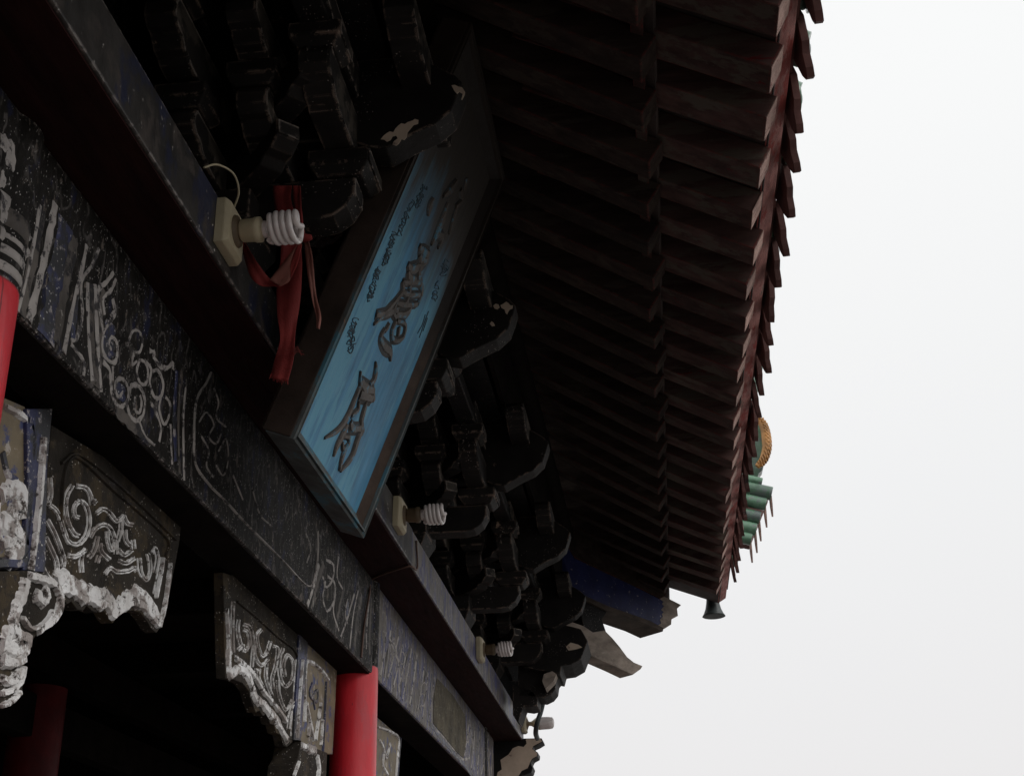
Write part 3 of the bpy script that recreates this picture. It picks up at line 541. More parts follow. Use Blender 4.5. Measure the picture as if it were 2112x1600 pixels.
for fn, Yp, poly in ((r6b, 3.598, [(740, 830), (765, 800), (790, 780), (815, 765), (845, 772), (862, 742), (885, 718), (910, 698), (940, 705), (965, 688), (1005, 675), (1022, 662), (1052, 672), (1048, 702), (1012, 712), (985, 745), (962, 772), (955, 810), (935, 835), (912, 828), (892, 862), (870, 882), (838, 872), (850, 846), (882, 822), (868, 800), (840, 805), (822, 835), (792, 850), (770, 832)]),
                     (r6b, 3.598, [(1325, 385), (1352, 382), (1380, 395), (1412, 402), (1437, 440), (1430, 470), (1412, 505), (1405, 500), (1418, 455), (1390, 438), (1370, 455), (1348, 430)]),
                     (r5b, 5.238, [(728, 318), (752, 306), (776, 288), (795, 300), (812, 320), (832, 318), (828, 345), (806, 352), (792, 372), (784, 394), (770, 380), (762, 352), (738, 340)]),
                     (r5b, 5.238, [(668, 322), (690, 305), (714, 312), (722, 336), (702, 352), (680, 344)]),
                     (r5b, 5.238, [(640, 470), (655, 450), (672, 462), (684, 486), (660, 492)])):
    b = MB(); b.prism([onY(*fn(*p), Yp) for p in poly], (0, 0.0025, 0)); part(b, 'paint_loss_patch', m_tan)
# long tie beams joining the sets, boards behind them
for x, z0, z1 in ((-1.39, 2.91, 3.03), (-0.955, 2.82, 2.90)):
    b = MB(); b.box(x - 0.05, x + 0.05, -2.5, 10.6, z0, z1); part(b, 'tie_beam', m_soot, 0.006)
b = MB(); b.box(-1.62, -1.58, -2.5, 10.9, 2.238, 3.75); part(b, 'bracket_wall_board', m_soot)
for x0, x1, z0 in ((-1.58, -0.96, 3.032), (-0.96, -0.78, 2.99)):
    b = MB(); b.box(x0, x1, -2.5, 10.7, z0, z0 + 0.02); part(b, 'bracket_ceiling_board', m_soot)

# ================================================================== ROOF
RS = 1.06
def S(Y): return RS * (1 + 0.015 * max(-6, (Y - 3.2)))
def fan(Y):                                     # towards the corner the rafters swing round in plan
    t = min(1, max(0, (Y - 8.4) / 3.2)); return 0.72 * t * t * (3 - 2 * t)
def pt(X, Z, Y):
    s_ = S(Y); return Vector((X * (s_ if X > 0 else RS), Y + fan(Y) * max(0, 0.50 - X) / 1.12, Z * s_))
def qY(q, z):                                   # solve Y = q * z * S(Y)
    return q * z * RS * (1 - 0.048) / (1 - 0.015 * RS * q * z)
PUR = (-0.62, 3.155); RT = (0.085, 2.728); FB = (0.075, 2.865); TIP = (0.482, 2.652)
din = ((RT[1] - PUR[1]) / (RT[0] - PUR[0])); dout = (TIP[1] - FB[1]) / (TIP[0] - FB[0])
def beam(mb, a, bb, Y, hw, h, y2=None):
    """square stick whose lower edge runs a -> bb in the XZ plane; ends cut square to the stick"""
    A, B = pt(*a, Y), pt(*bb, Y); t = (B - A).normalized(); n_ = Vector((-t.z, 0, t.x)).normalized()
    if n_.z < 0: n_ = -n_
    j = [random.uniform(-0.004, 0.004) for _ in range(2)]
    P = [A, B, B + n_ * h, A + n_ * h]
    mb.prism([p + Vector((0, -hw + j[0], 0)) for p in P], (0, 2 * hw, 0))
    return B, t, n_
qs = [1.2276 + (k - 11) * 0.1085 for k in range(0, 34)]
qs = [q for q in qs if q < 3.88]
for q in qs:
    Y = qY(q, TIP[1]) - 0.075
    if Y < -0.3: continue
    Y += random.uniform(-0.012, 0.012)
    jw = random.uniform(-0.006, 0.006)
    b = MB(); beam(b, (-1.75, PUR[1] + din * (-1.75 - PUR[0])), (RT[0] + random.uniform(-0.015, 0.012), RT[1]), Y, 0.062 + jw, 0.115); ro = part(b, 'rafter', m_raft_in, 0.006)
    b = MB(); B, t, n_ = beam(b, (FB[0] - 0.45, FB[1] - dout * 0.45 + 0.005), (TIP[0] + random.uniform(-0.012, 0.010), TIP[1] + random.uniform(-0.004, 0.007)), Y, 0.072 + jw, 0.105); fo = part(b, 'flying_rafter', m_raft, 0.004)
    e_ = MB(); P = [B + t * 0.001 + Vector((0, -0.072, 0)), B + t * 0.001 + Vector((0, 0.072, 0)), B + t * 0.001 + n_ * 0.105 + Vector((0, 0.072, 0)), B + t * 0.001 + n_ * 0.105 + Vector((0, -0.072, 0))]
    e_.prism(P, t * 0.003); part(e_, 'rafter_end', m_rend, parent=fo)
YE = qY(3.865, TIP[1]); YN = -4.0
def strip(mb, prof, Y0, Y1, n=12):
    """closed XZ profile swept along the eave"""
    vs = []; m = len(prof)
    for i in range(n + 1):
        Y = Y0 + (Y1 - Y0) * i / n; vs += [pt(x, z, Y) for x, z in prof]
    fs = [(i * m + k, i * m + (k + 1) % m, (i + 1) * m + (k + 1) % m, (i + 1) * m + k) for i in range(n) for k in range(m)]
    fs += [tuple(range(m))[::-1], tuple(range(n * m, n * m + m))]
    mb.add(vs, fs)
nrm_in = Vector((-din, 1)).normalized(); nrm_out = Vector((-dout, 1)).normalized()
def off(p, n_, d): return (p[0] + n_.x * d, p[1] + n_.y * d)
I0 = (-1.75, PUR[1] + din * (-1.75 - PUR[0]))
b = MB(); strip(b, [off(I0, nrm_in, 0.117), off((RT[0] - 0.02, RT[1] - din * 0.02), nrm_in, 0.117), off((RT[0] - 0.02, RT[1] - din * 0.02), nrm_in, 0.135), off(I0, nrm_in, 0.135)], YN, YE); part(b, 'lower_roof_board', m_board)
F0 = (FB[0] - 0.30, FB[1] - dout * 0.30)
b = MB(); strip(b, [off(F0, nrm_out, 0.107), off((TIP[0] - 0.01, TIP[1] - dout * 0.01), nrm_out, 0.107), off((TIP[0] - 0.01, TIP[1] - dout * 0.01), nrm_out, 0.125), off(F0, nrm_out, 0.125)], YN, YE); part(b, 'upper_roof_board', m_board)
# fascia at the flying rafter tips, small fillet at the lower rafter ends
b = MB(); strip(b, [(0.512, 2.752), (0.578, 2.792), (0.566, 2.845), (0.505, 2.806)], YN, YE, 40); part(b, 'fascia_board', m_fascia, 0.004)
b = MB(); strip(b, [(0.05, 2.845), (0.09, 2.825), (0.095, 2.868), (0.055, 2.888)], YN, YE, 12); part(b, 'inner_fascia', m_raft)
# mortar bed and roof surface above
ROOF = [(-1.9, 4.02), (0.48, 2.89), (0.60, 2.865), (0.60, 2.89), (0.48, 2.95), (-1.9, 4.3)]
b = MB(); strip(b, ROOF, YN - 2.0, YE + 0.02, 12); roof = part(b, 'roof_deck', m_tile)
# purlin and board under it
def psweep(mb, X, Z, r, n=10):
    mb.tube([pt(X, Z, YN - 1.5 + (YE + 0.1 - YN + 1.5) * i / 10) for i in range(11)], r, 14)
b = MB(); psweep(b, -0.695, 3.13, 0.07); part(b, 'eave_purlin', m_wall)
b = MB()
vs = []
for i in range(13):
    Y = -1.9 + (10.75 + 1.9) * i / 12; zt = 3.08 * S(Y)
    vs += [(-0.80, Y, 2.99), (-0.755, Y, 2.99), (-0.755, Y, zt), (-0.80, Y, zt)]
b.add(vs, [(i * 4 + k, i * 4 + (k + 1) % 4, i * 4 + 4 + (k + 1) % 4, i * 4 + 4 + k) for i in range(12) for k in range(4)] + [(3, 2, 1, 0), (48, 49, 50, 51)])
part(b, 'purlin_board', m_wall)
# tiles along the edge
def drip_mb():
    b = MB(); out_ = []
    W, Hh = 0.125, 0.185
    prof = [(-W, 0.035), (-W, -0.01), (-W * 0.86, -0.055), (-W * 0.72, -0.095), (-W * 0.48, -0.125), (-W * 0.26, -Hh * 0.90), (0, -Hh), (W * 0.26, -Hh * 0.90), (W * 0.48, -0.125), (W * 0.72, -0.095), (W * 0.86, -0.055), (W, -0.01), (W, 0.035)]
    n = len(prof); P = []
    for x_ in (0, 0.026):
        for y, z in prof: P.append((x_ + 0.27 * (-z) + 0.035 * (y / W) ** 2, y, z))
    b.add(P, [tuple(range(n)), tuple(range(2 * n - 1, n - 1, -1))] + [((i + 1) % n, i, i + n, (i + 1) % n + n) for i in range(n)])
    # curved pan running back up the slope
    for j in range(6):
        a0, a1 = -1 + j / 3, -1 + (j + 1) / 3
        q = [(W * a0, 0.03 * a0 * a0 - 0.01), (W * a1, 0.03 * a1 * a1 - 0.01)]
        L_ = 0.32
        b.add([(0, q[0][0], q[0][1]), (0, q[1][0], q[1][1]), (-L_, q[1][0], q[1][1] + L_ * 0.42), (-L_, q[0][0], q[0][1] + L_ * 0.42),
               (0.0, q[0][0], q[0][1] + 0.014), (0.0, q[1][0], q[1][1] + 0.014), (-L_, q[1][0], q[1][1] + L_ * 0.42 + 0.014), (-L_, q[0][0], q[0][1] + L_ * 0.42 + 0.014)],
              [(0, 1, 2, 3), (7, 6, 5, 4), (0, 4, 5, 1), (2, 6, 7, 3), (1, 5, 6, 2), (0, 3, 7, 4)])
    return b
def round_mb(L_=0.9, r=0.068):
    b = MB(); d = Vector((-1, 0, 0.44)).normalized()
    b.tube([Vector((0.03, 0, 0.03)), Vector((0, 0, 0.045)) , Vector((0, 0, 0.045)) + d * 0.29], r, 14)
    b.tube([Vector((0, 0, 0.047)) + d * 0.28, Vector((0, 0, 0.047)) + d * L_], r * 0.94, 14)
    b.lathe([(0, r * 1.12), (0.014, r * 1.12), (0.02, r * 0.8), (0.02, r * 0.5), (0.03, r * 0.3)], (0.02, 0, 0.03), (1, 0, 0), 16)
    return b
dm = drip_mb().build('drip_tile', m_tile, hall); rm = round_mb().build('round_tile', m_green, hall)
first = True
for k in range(-10, 23):
    q = 1.221 + k * 0.1062; z = 2.845
    Y = qY(q, 2.685)
    if Y < -1.0 or Y > YE - 0.03: continue
    p = pt(0.568, 2.868, Y)
    for src, dy, dx in ((dm, 0, 0), (rm, 0.15, 0.046)):
        o = src if first else src.copy()
        if not first: C.objects.link(o); o.parent = hall
        o.location = HL + p + Vector((dx + random.uniform(-0.010, 0.010), dy + random.uniform(-0.012, 0.012), random.uniform(-0.008, 0.008) + (0.045 if dy else 0)))
        o.rotation_euler = (R(random.uniform(-5, 5)), R(random.uniform(-4, 4)), R(random.uniform(-6, 6)))
    first = False

# ================================================================== CORNER
CC = Vector((-1.38, 10.6, 0)); DG = Vector((1, 1, 0)).normalized(); ND = Vector((1, -1, 0)).normalized()
def onD(px, py, d=0.0): return onP(px, py, CC + ND * d, ND)
def rz(x, y): return (900 + x / 3.556, 1150 + y / 3.556)
def diag(name, poly, d, th, m, fn=rz, bevel=0.006):
    b = MB(); b.prism([onD(*fn(*p), d) for p in poly], -ND * th); return part(b, name, m, bevel)
diag('corner_nose', [(860, 420), (1080, 498), (1150, 545), (1235, 530), (1290, 585), (1345, 650), (1400, 725), (1450, 765), (1515, 792), (1500, 815), (1440, 858), (1330, 805), (1200, 748), (1080, 692), (960, 700), (860, 640)], 0.09, 0.17, m_wood)
diag('corner_beam', [(850, -330), (1200, -95), (1400, 10), (1560, 105), (1625, 180), (1660, 265), (1690, 292), (1795, 345), (1765, 372), (1772, 425), (1725, 450), (1722, 488), (1672, 520), (1560, 462), (1250, 355), (1000, 240)], 0.085, 0.27, m_bluebeam)
wt = MB(); wt.prism([onD(*rz(*p), 0.088) for p in ((1640, 268), (1690, 292), (1795, 345), (1765, 372), (1772, 425), (1725, 450), (1722, 488), (1672, 520), (1628, 494), (1650, 478), (1640, 452), (1662, 430), (1655, 412), (1668, 398), (1650, 380), (1672, 352), (1655, 338), (1668, 322), (1640, 300))], -ND * 0.004); part(wt, 'bare_wood_patch', m_wood)
lo = MB(); lo.prism([onD(*rz(*p), 0.10) for p in ((1000, 235), (1250, 350), (1560, 458), (1668, 515), (1660, 540), (1550, 488), (1240, 380), (1000, 265))], -ND * 0.30); part(lo, 'corner_beam_moulding', m_wood2)
# post and stacked blocks between the two
diag('hip_board', [(-900, -1400), (300, -700), (1000, -60), (1230, 270), (1250, 400), (1215, 450), (1130, 560), (1000, 600), (850, 640), (760, 800), (700, 900), (560, 900), (300, 300)], -0.12, 0.05, m_soot)
b = MB(); b.prism([onD(*p, 0.10) for p in ((1130, 1010), (1155, 1100), (1187, 1150), (1250, 1180), (1300, 1203), (1362, 1234), (1372, 1228), (1380, 1205), (1300, 1130), (1200, 1060))], -ND * 0.03); part(b, 'hip_soffit_board', m_raft_in)
diag('corner_block', [(1080, 190), (1230, 270), (1250, 400), (1215, 450), (1245, 540), (1270, 600), (1090, 560), (1060, 400)], 0.07, 0.14, m_soot)
def lower(name, poly, Yp, th, m): 
    b = MB(); b.prism([onY(*rz(*p), Yp) for p in poly], (0, th, 0)); return part(b, name, m, 0.006)
lower('corner_arm', [(640, 300), (900, 480), (1060, 520), (1110, 610), (1060, 740), (990, 780), (920, 790), (905, 850), (640, 800)], 10.35, 0.5, m_arm)
lower('corner_scroll', [(600, 760), (905, 790), (925, 830), (905, 870), (880, 900), (872, 960), (840, 1000), (790, 1025), (735, 1020), (600, 1010)], 10.5, 0.3, m_arm)
lower('corner_lower_block', [(560, 930), (690, 960), (745, 1010), (740, 1080), (690, 1092), (640, 1085), (600, 1200), (560, 1150)], 10.5, 0.3, m_arm)
pt2 = MB(); pt2.prism([onY(*rz(*p), 10.345) for p in ((950, 650), (985, 620), (1040, 635), (1070, 655), (1020, 670), (970, 678))], (0, 0.006, 0)); part(pt2, 'bare_plaster_patch', m_tan)
pt2 = MB(); pt2.prism([onY(*rz(*p), 10.345) for p in ((790, 850), (850, 830), (880, 850), (860, 900), (800, 960), (775, 900))], (0, 0.15, 0)); part(pt2, 'bare_plaster_patch', m_wood)
# lintel of the side facade pokes out past the corner
bh = MB(); bh.prism([onY(*rz(*p), 11.9) for p in ((380, 1340), (640, 1322), (772, 1320), (782, 1345), (745, 1368), (712, 1382), (706, 1400), (745, 1425), (742, 1455), (705, 1475), (692, 1500), (708, 1535), (696, 1572), (660, 1585), (615, 1600), (600, 1700), (380, 1700))], (0, 0.22, 0))
be = part(bh, 'side_beam_end', m_soot, 0.006)
bp_ = MB(); bp_.prism([onY(*rz(*p), 11.897) for p in ((655, 1326), (765, 1326), (775, 1345), (742, 1362), (708, 1380), (702, 1400), (740, 1428), (736, 1452), (700, 1472), (686, 1500), (670, 1540), (625, 1560), (600, 1600), (590, 1690), (425, 1690), (450, 1570), (480, 1550), (470, 1480), (530, 1440), (560, 1395), (600, 1378), (640, 1385), (662, 1360))], (0, 0.006, 0)); part(bp_, 'bare_plaster_patch', m_tan, parent=be)
# bell at the corner tip
pb = onY(1470, 1243, YE + 0.10)
bell = empty('wind_bell', pb)
tag(bell, 'dark bronze flared bell under the far tip of the roof edge', 'bell')
b = MB(); b.lathe([(-0.135, 0.104), (-0.132, 0.112), (-0.11, 0.097), (-0.06, 0.076), (0.0, 0.063), (0.07, 0.055), (0.11, 0.052), (0.12, 0.03)], (0, 0, 0), (0, 0, 1), 24); b.build('bell_body', m_metal, bell)
b = MB(); b.tube([(0, 0, 0.11), (0, 0, 0.24)], 0.01); b.build('hanger', m_metal, bell)

# ================================================================== NEIGHBOURING ROOF
fr = empty('neighbouring_roof', onY(1540, 1060, 15.0)); FO = -fr.location
tag(fr, 'green glazed tile roof edge showing past the eaves with ochre ridge ornament', 'roof')
d = Vector((-1, 0, 0.30)).normalized()
for px, py, r_, L_ in ((1592, 1018, 15, 0.8), (1580, 1040, 14, 0.8), (1568, 1068, 14, 0.8), (1560, 1092, 14, 0.8), (1550, 1112, 13, 0.8), (1572, 994, 9, 0.6)):
    p = onY(px, py, 15.0); r = r_ / 2679 * 15.2
    b = MB(); b.tube([p, p + d * 0.02, p + d * L_], [r * 0.96, r, r], 16); o = b.build('round_tile', m_green, fr); o.location = FO
    if r_ > 10:
        b = MB(); q = p + Vector((-0.02, 0.12, -0.06)); b.prism([q + Vector((0, y, z)) for y, z in ((-0.09, 0.05), (-0.08, -0.05), (-0.03, -0.14), (0, -0.19), (0.03, -0.14), (0.08, -0.05), (0.09, 0.05))], (0.02, 0, 0)); o = b.build('drip_tile', m_rend, fr); o.location = FO
b = MB(); A = onY(1585, 1020, 15.4); B_ = onY(1546, 1118, 15.4)
b.prism([A, B_, B_ + d * 3, A + d * 3], (0, 0.2, -0.03)); o = b.build('roof_deck', m_tile, fr); o.location = FO
b = MB(); A = onY(1560, 870, 15.3); b.prism([onY(*p, 15.3) for p in ((1545, 850), (1572, 868), (1578, 900), (1577, 950), (1573, 968), (1566, 975), (1562, 985), (1540, 985), (1520, 900))], (0, 0.2, 0)); o = b.build('ridge_block', m_green, fr, 0.01); o.location = FO
b = MB(); pts = [onY(px, py, 15.15) for px, py in ((1562, 862), (1574, 878), (1580, 900), (1581, 925), (1574, 948), (1562, 962))]
P = cr([tuple(p) for p in pts], 6); b.tube(P, [0.035 + 0.025 * math.sin(math.pi * i / (len(P) - 1)) for i in range(len(P))], 10); body = b.build('ridge_dragon', m_ochre, fr); body.location = FO
b = MB()
for i in range(1, len(P) - 1):
    for j in range(4):
        a = R(-60 + 45 * j + (22 if i % 2 else 0)); q = P[i] + Vector((math.cos(a) * 0.05, -abs(math.sin(a)) * 0.05, math.sin(a) * 0.03))
        b.tube([q, q + Vector((0.012, -0.01, -0.02))], [0.016, 0.002], 6)
b.build('dragon_scale', m_ochre, body)

# ================================================================== PLAQUE
PA = R(20); PC = Vector((-1.116, 3.762, 1.619)); PU = Vector((0, 1, 0)); PV = Vector((math.sin(PA), 0, math.cos(PA))); PN = Vector((math.cos(PA), 0, -math.sin(PA)))
PWd, PH = 1.034, 1.73
plq = empty('name_plaque', PC); PO = -PC
tag(plq, 'tilted blue name plaque with dark carved characters hanging from the brackets', 'plaque')
def pp(u, v, n_=0.0): return PC + PU * u + PV * v + PN * n_
def pmesh(mb, name, m, parent=None, bevel=0.0):
    o = mb.build(name, m, parent or plq, bevel)
    if parent is None: o.location = PO
    return o
REC = -0.04
iu, iv = 0.084, 0.070
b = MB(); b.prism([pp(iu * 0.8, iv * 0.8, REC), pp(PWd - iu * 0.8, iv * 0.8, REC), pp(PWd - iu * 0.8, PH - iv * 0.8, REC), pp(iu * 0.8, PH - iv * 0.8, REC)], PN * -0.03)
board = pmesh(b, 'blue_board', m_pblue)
# moulded frame: four splayed rails, stepped profile (inset fraction, height)
prof = [(0.0, -0.10), (0.0, 0.0), (0.10, 0.004), (0.13, -0.006), (0.26, -0.008), (0.29, 0.002), (0.40, 0.0), (0.43, -0.010), (0.45, -0.10)]
prof2 = [(0.45, -0.10), (0.435, -0.012), (1.0, REC - 0.002), (1.0, -0.10)]
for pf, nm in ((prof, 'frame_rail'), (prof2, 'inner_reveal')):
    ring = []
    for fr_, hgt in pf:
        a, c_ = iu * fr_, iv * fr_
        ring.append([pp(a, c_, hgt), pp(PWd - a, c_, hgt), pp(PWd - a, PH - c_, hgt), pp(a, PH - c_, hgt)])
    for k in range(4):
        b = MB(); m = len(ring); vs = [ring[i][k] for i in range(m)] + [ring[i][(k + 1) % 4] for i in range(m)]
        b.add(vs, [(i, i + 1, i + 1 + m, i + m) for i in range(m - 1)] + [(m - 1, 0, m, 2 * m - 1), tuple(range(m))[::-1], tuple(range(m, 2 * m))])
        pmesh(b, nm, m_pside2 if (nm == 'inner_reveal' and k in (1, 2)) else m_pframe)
# deep side boards behind the frame
b = MB(); b.prism([pp(0.02, 0.02, -0.10), pp(PWd - 0.02, 0.02, -0.10), pp(PWd - 0.02, PH - 0.02, -0.10), pp(0.02, PH - 0.02, -0.10)], PN * -0.03); pmesh(b, 'back_board', m_pside)
for uu in (-0.006, PWd - 0.002):
    b = MB(); b.prism([pp(uu, 0.004, -0.012), pp(uu, PH - 0.004, -0.012), pp(uu, PH - 0.004, -0.112), pp(uu, 0.004, -0.112)], PU * 0.008); pmesh(b, 'side_board', m_pside, bevel=0.002)
# carved characters, each stroke (x, y, half width) in a 1315 px wide view of the board
def onB(x, y): return onP(500 + x / 2.1917, 400 + y / 2.1917, pp(0, 0, REC), PN)
CH = [
 [[(598, 757, 0.3), (600, 800, 1.5), (592, 840, 1.6), (572, 858, 0.6)], [(532, 845, 1.6), (555, 878, 2.4), (588, 888, 1.8)], [(528, 905, 2.4), (555, 915, 2.2), (583, 925, 2.0)], [(588, 885, 1.2), (588, 935, 1.2)],
  [(528, 870, 1.2), (500, 940, 1.5), (470, 1010, 1.6), (430, 1065, 1.2), (368, 1103, 0.4)], [(470, 1040, 1.6), (450, 1090, 1.8), (425, 1140, 1.5), (408, 1185, 0.5)],
  [(522, 940, 0.6), (518, 975, 1.2), (490, 1000, 1.0)], [(555, 940, 0.8), (545, 985, 1.6), (535, 1030, 1.5), (540, 1075, 1.2), (532, 1090, 0.5)], [(485, 1030, 1.2), (495, 1058, 1.8), (530, 1058, 1.8)],
  [(535, 1065, 2.0), (515, 1120, 1.9), (490, 1190, 1.8), (440, 1252, 0.6)], [(435, 1250, 0.6), (448, 1190, 1.3), (462, 1150, 1.1)], [(450, 1095, 0.8), (478, 1098, 1.0), (475, 1130, 0.9), (452, 1150, 0.8), (448, 1120, 0.6)], [(528, 880, 1.2), (530, 800, 0.3)]],
 [[(798, 232, 0.8), (808, 262, 2.4), (838, 275, 2.2)], [(800, 270, 2.0), (812, 305, 2.8), (832, 300, 1.8)], [(745, 318, 1.0), (760, 340, 2.2), (810, 325, 2.2)], [(792, 330, 1.6), (795, 370, 1.8), (800, 400, 1.5)],
  [(748, 345, 1.5), (752, 375, 1.8), (780, 385, 1.4)], [(722, 392, 1.2), (720, 440, 1.5), (690, 480, 1.2), (650, 530, 1.6), (590, 590, 0.5)], [(720, 400, 1.2), (760, 400, 1.4), (800, 400, 1.6), (806, 450, 1.4), (790, 500, 1.2)],
  [(715, 440, 1.0), (750, 455, 1.3), (798, 455, 1.2)], [(755, 400, 1.0), (750, 450, 1.2), (735, 500, 1.1)], [(690, 490, 1.1), (730, 500, 1.5), (785, 500, 1.2)], [(700, 470, 1.0), (680, 530, 1.4), (690, 560, 1.2)],
  [(690, 545, 1.6), (740, 540, 1.8), (762, 500, 1.0)], [(600, 545, 1.4), (650, 540, 1.8), (700, 520, 1.4)], [(690, 575, 1.2), (672, 620, 1.0), (680, 660, 1.2), (720, 650, 1.2), (732, 590, 1.0), (695, 572, 1.0)],
  [(640, 610, 1.0), (622, 650, 1.4), (640, 690, 2.0), (665, 715, 1.8), (665, 755, 0.4)], [(705, 600, 1.1), (700, 640, 1.1)], [(660, 590, 1.2), (640, 620, 1.0)]],
 [[(925, 40, 1.0), (905, 110, 2.6), (880, 170, 2.4), (850, 230, 0.6)], [(860, 20, 1.2), (845, 60, 2.2), (835, 100, 0.6)], [(965, 60, 1.0), (950, 120, 1.8), (930, 180, 0.8)], [(880, 180, 1.6), (900, 200, 2.0), (880, 245, 0.6)],
  [(965, -60, 1.0), (940, -20, 2.2), (905, 10, 0.8)], [(985, -20, 1.0), (990, 30, 1.6), (960, 60, 1.0)], [(1010, -70, 1.2), (1000, -10, 1.6)]],
]
for ch_ in CH:
    for s_ in ch_:
        W_ = 0.0125
        gm = MB(); stroke(gm, s_, onB, W_ * 1.22, PN, 0.003, 0, 6); g_ = pmesh(gm, 'character_stroke', m_ink)
        s2 = [(a, b2, max(0.05, c2 * 0.80)) for a, b2, c2 in s_]
        tm = MB(); stroke(tm, s2, onB, W_, PN, 0.008, 0.14, 6); pmesh(tm, 'stroke_face', m_char, parent=g_)
sm = MB()
def squig(cx_, cy_, hgt, sl_, n_, seed):
    rr = random.Random(seed)
    for i in range(n_):
        t = i / n_; x, y = cx_ + sl_ * (0.5 - t) * hgt, cy_ + (t - 0.5) * hgt
        pts = []
        a0 = rr.uniform(0, 6)
        for j in range(rr.randint(3, 7)):
            a = a0 + j * rr.uniform(0.8, 1.6); r = rr.uniform(6, 19); pts.append((x + r * math.cos(a) * 0.85, y + r * math.sin(a), rr.uniform(0.5, 1.1)))
        stroke(sm, pts, onB, 0.0020, PN, 0.003, 0, 4)
squig(490, 630, 120, 0.30, 11, 3); squig(490, 690, 60, 0.3, 6, 9); squig(590, 410, 150, 0.3, 15, 4); squig(662, 255, 150, 0.35, 13, 5); squig(735, 110, 150, 0.4, 12, 6)
squig(870, 450, 90, 0.25, 6, 7); squig(912, 340, 70, 0.25, 5, 8); squig(800, 20, 100, 0.4, 8, 18)
for s_ in ([(840, 530, 1), (822, 580, 1.5), (798, 650, 0.6)], [(825, 545, 1), (812, 590, 1.2), (790, 630, 0.5)], [(835, 560, 1), (815, 620, 1)]): stroke(sm, s_, onB, 0.0026, PN, 0.003)
pmesh(sm, 'small_inscription', m_small)['kind'] = 'stuff'
# ================================================================== LAMPS
def lamp(Y, z, kind, label, tilt=0.0, s_=1.0):
    L0 = Vector((-1.25, Y, z)); r0 = empty('bulb_lamp', L0)
    tag(r0, label, 'lamp', 'lamps along the plate beam')
    h = 0.078
    b = MB(); b.frustum((0, 0, 0), (h, h), (0, 0, 0.028), (h, h)); b.frustum((0, 0, 0.028), (h, h), (0, 0, 0.044), (h * 0.86, h * 0.86))
    rot = Matrix.Rotation(R(90), 4, 'Y')
    def bb(mb, name, m, bv=0.0, par=None):
        mb.v = [tuple(rot @ Vector(v)) for v in mb.v]; return mb.build(name, m, par or r0, bv)
    bb(b, 'mounting_box', m_cream, 0.002)
    ax = (0, 0, 1)
    b = MB(); b.lathe([(0.044, 0.052), (0.05, 0.050), (0.056, 0.034), (0.062, 0.022)], (0, 0, 0), ax, 20); bb(b, 'rose', m_dirt)
    if kind == 'spiral':
        b = MB(); b.lathe([(0.058, 0.030), (0.064, 0.036), (0.10, 0.037), (0.105, 0.040), (0.122, 0.040), (0.126, 0.030), (0.132, 0.024)], (0, 0, 0), ax, 20); bb(b, 'socket', m_cream if s_ > 0.9 else m_dirt)
        b = MB(); b.lathe([(0.128, 0.024), (0.134, 0.028), (0.142, 0.026)], (0, 0, 0), ax, 16); b.tube([(0.016, 0, 0.14), (0.030, 0, 0.155)], 0.008); b.tube([(-0.016, 0, 0.14), (-0.030, 0, 0.155)], 0.008); bb(b, 'tube_neck', m_glass)
        for ph in (0, math.pi):
            pts = []; n_ = 90; turns = 2.3
            for i in range(n_ + 1):
                t = i / n_; a = ph + turns * 2 * math.pi * t; r = 0.045 * (0.86 + 0.14 * min(1, t * 5)); 
                if t > 0.93: r *= 1 - (t - 0.93) / 0.07 * 0.55
                pts.append((r * math.cos(a), r * math.sin(a), 0.150 + 0.092 * t))
            pts.append((0, 0, 0.250))
            b = MB(); b.tube(pts, 0.0098, 10); bb(b, 'spiral_tube', m_glass)
    else:
        b = MB(); b.lathe([(0.05, 0.018), (0.085, 0.02), (0.10, 0.03), (0.13, 0.052), (0.15, 0.057), (0.165, 0.058)], (0, 0, 0), ax, 20); bb(b, 'socket', m_cream)
        b = MB(); b.lathe([(0.167, 0.057), (0.24, 0.055), (0.275, 0.05), (0.288, 0.035), (0.292, 0.01)], (0, 0, 0), ax, 20); bb(b, 'bulb', m_glass)
    r0.rotation_euler = (0, R(tilt), R(0))
    return r0
lamp(3.335, 2.145, 'spiral', 'spiral bulb lamp nearest the camera, with red ribbons hanging behind it')
lamp(6.06, 2.155, 'spiral', 'spiral bulb lamp just past the lower right corner of the blue plaque', 1, 0.8)
lamp(8.99, 2.165, 'spiral', 'small distant spiral bulb lamp between the plaque lamp and the last round bulb', 0, 0.8)
lamp(11.86, 2.165, 'round', 'farthest lamp with a smooth pale capsule bulb against the sky', 0)

# cables
def cable(name, pts, r, label, cat='cable', m=m_cable):
    b = MB(); b.tube(cr([tuple(p) for p in pts], 6), r, 6); return tag(b.build(name, m), label, cat)
p0 = Vector((-1.248, 3.31, 2.228))
cable('lamp_wire', [(-1.245, 3.12, 2.24), (-1.22, 3.16, 2.275), (-1.19, 3.22, 2.28), (-1.19, 3.28, 2.255), (-1.215, 3.32, 2.225)], 0.0035, 'short pale wire looping into the top of the nearest lamp box', m=m_cream)
cable('wall_cable', [Vector((-1.246, 6.60, 2.20)), Vector((-1.244, 6.62, 2.05)), onZ(845, 1167, 2.02), onZ(800, 1180, 2.016), onZ(766, 1196, 2.012), onL(758, 1225) + NX * 0.01, onL(748, 1290) + NX * 0.008, onL(742, 1355) + NX * 0.008], 0.006,
      'thin brown cable running over the lintel to the far red column')
cable('hanging_cable', [onY(1122, 1438, 11.0), onY(1116, 1465, 11.0), onY(1108, 1490, 11.0), onY(1105, 1510, 11.1), onY(1108, 1522, 11.3)], 0.022, 'thick dark cable hanging behind the farthest lamp against the sky', m=m_metal)

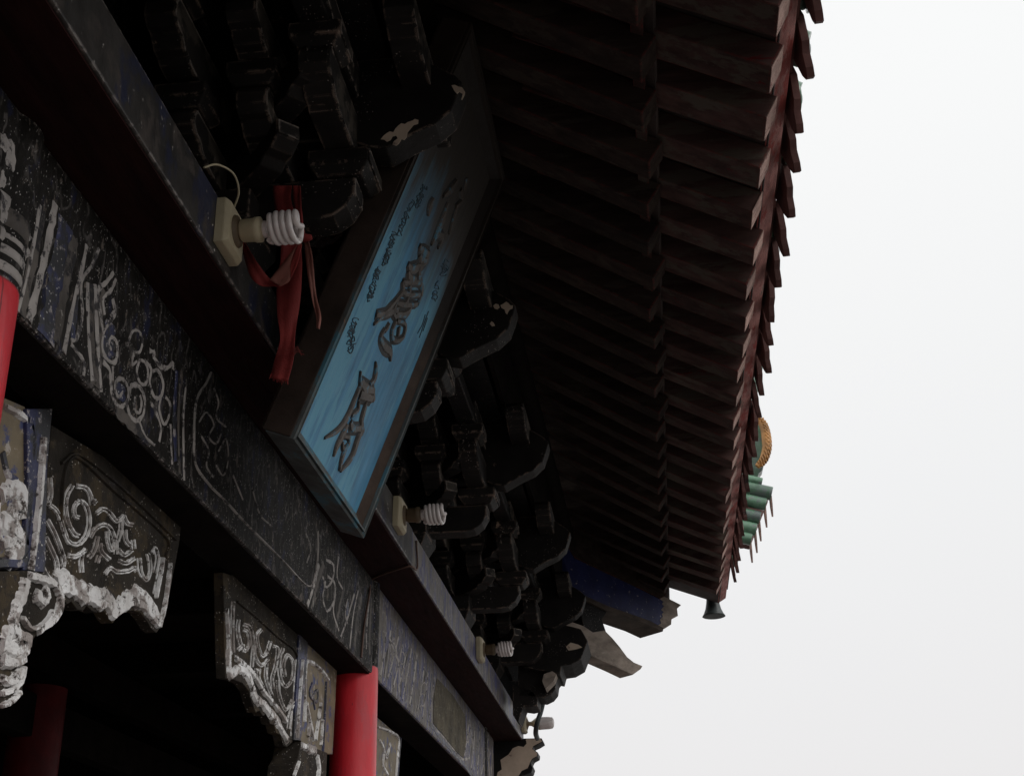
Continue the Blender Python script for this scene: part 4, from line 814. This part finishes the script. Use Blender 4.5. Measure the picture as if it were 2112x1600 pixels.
# ================================================================== RIBBON
rb = empty('red_ribbon', onY(610, 500, 3.5)); RO = -rb.location
tag(rb, 'faded red cloth ribbons knotted to the bracket and hanging beside the nearest lamp', 'ribbon')
def rr_(x, y): return (400 + x / 3.636, 360 + y / 3.636)
def cloth(name, Lp, Rp, Y, m, wob=0.012, n=30):
    a = cr([rr_(*p) for p in Lp], 8); c = cr([rr_(*p) for p in Rp], 8); k = min(len(a), len(c)); a, c = a[:k], c[:k]
    vs = []; W_ = 6
    for i in range(k):
        for j in range(W_ + 1):
            t = j / W_; x = a[i].x * (1 - t) + c[i].x * t; y = a[i].y * (1 - t) + c[i].y * t
            yy = Y + wob * math.sin(i * 0.25 + t * 2.5) + wob * 0.4 * math.cos(t * 9 + i * 0.1)
            vs.append(onY(x, y, yy))
    fs = [(i * (W_ + 1) + j, i * (W_ + 1) + j + 1, (i + 1) * (W_ + 1) + j + 1, (i + 1) * (W_ + 1) + j) for i in range(k - 1) for j in range(W_)]
    b = MB(); b.add(vs, fs, True); o = b.build(name, m, rb); o.location = RO
    s_ = o.modifiers.new('thickness', 'SOLIDIFY'); s_.thickness = 0.002
    return o
cloth('hanging_end', [(595, 85), (600, 200), (640, 420), (650, 620), (622, 830), (625, 1050), (645, 1230), (608, 1380), (575, 1525)], [(735, 85), (730, 200), (800, 420), (805, 560), (812, 700), (795, 950), (762, 1180), (748, 1380), (705, 1555)], 3.53, m_ribbon)
cloth('front_fold', [(745, 85), (750, 200), (770, 350), (800, 440), (830, 490)], [(800, 85), (805, 200), (815, 350), (828, 430), (840, 490)], 3.50, m_ribbon)
cloth('loop', [(350, 500), (385, 640), (430, 770), (500, 835), (600, 840)], [(385, 510), (450, 620), (530, 740), (590, 800), (650, 838)], 3.47, m_ribbon)
cloth('loop_back', [(570, 790), (640, 700), (720, 600), (780, 520)], [(650, 840), (715, 800), (735, 720), (800, 530)], 3.45, m_ribbon2, 0.004)
cloth('loop_turn', [(722, 690), (750, 600), (780, 530)], [(728, 780), (780, 660), (808, 530)], 3.44, m_ribbon, 0.003)
cloth('short_tail', [(828, 480), (840, 620), (860, 780), (885, 940), (915, 1060), (918, 1150)], [(860, 490), (890, 620), (900, 780), (915, 900), (950, 1050), (940, 1160)], 3.47, m_ribbon2)
b = MB(); kp = onY(*rr_(838, 480), 3.46); b.tube([kp + Vector((-0.015, 0, 0.015)), kp, kp + Vector((0.02, 0, 0.004))], [0.012, 0.016, 0.008], 8); o = b.build('knot', m_ribbon, rb); o.location = RO
b = MB()
for i in range(26):
    x = 578 + i * 5.2; q = onY(*rr_(x, 1510 + i * 1.2), 3.53); b.tube([q + Vector((0, 0, 0.01)), q + Vector((random.uniform(-.004, .004), random.uniform(-.004, .004), -random.uniform(0.004, 0.02)))], 0.0012, 4)
for i in range(5):
    q = rr_(748, 1310 + i * 12); e2 = rr_(790 + i * 9, 1330 + random.uniform(-20, 40)); mid = rr_(775, 1290 + i * 10); b.tube(cr([tuple(onY(*z_, 3.52)) for z_ in (q, mid, e2)], 5), 0.0011, 4)
o = b.build('frayed_threads', m_ribbon, rb); o.location = RO; o['kind'] = 'stuff'
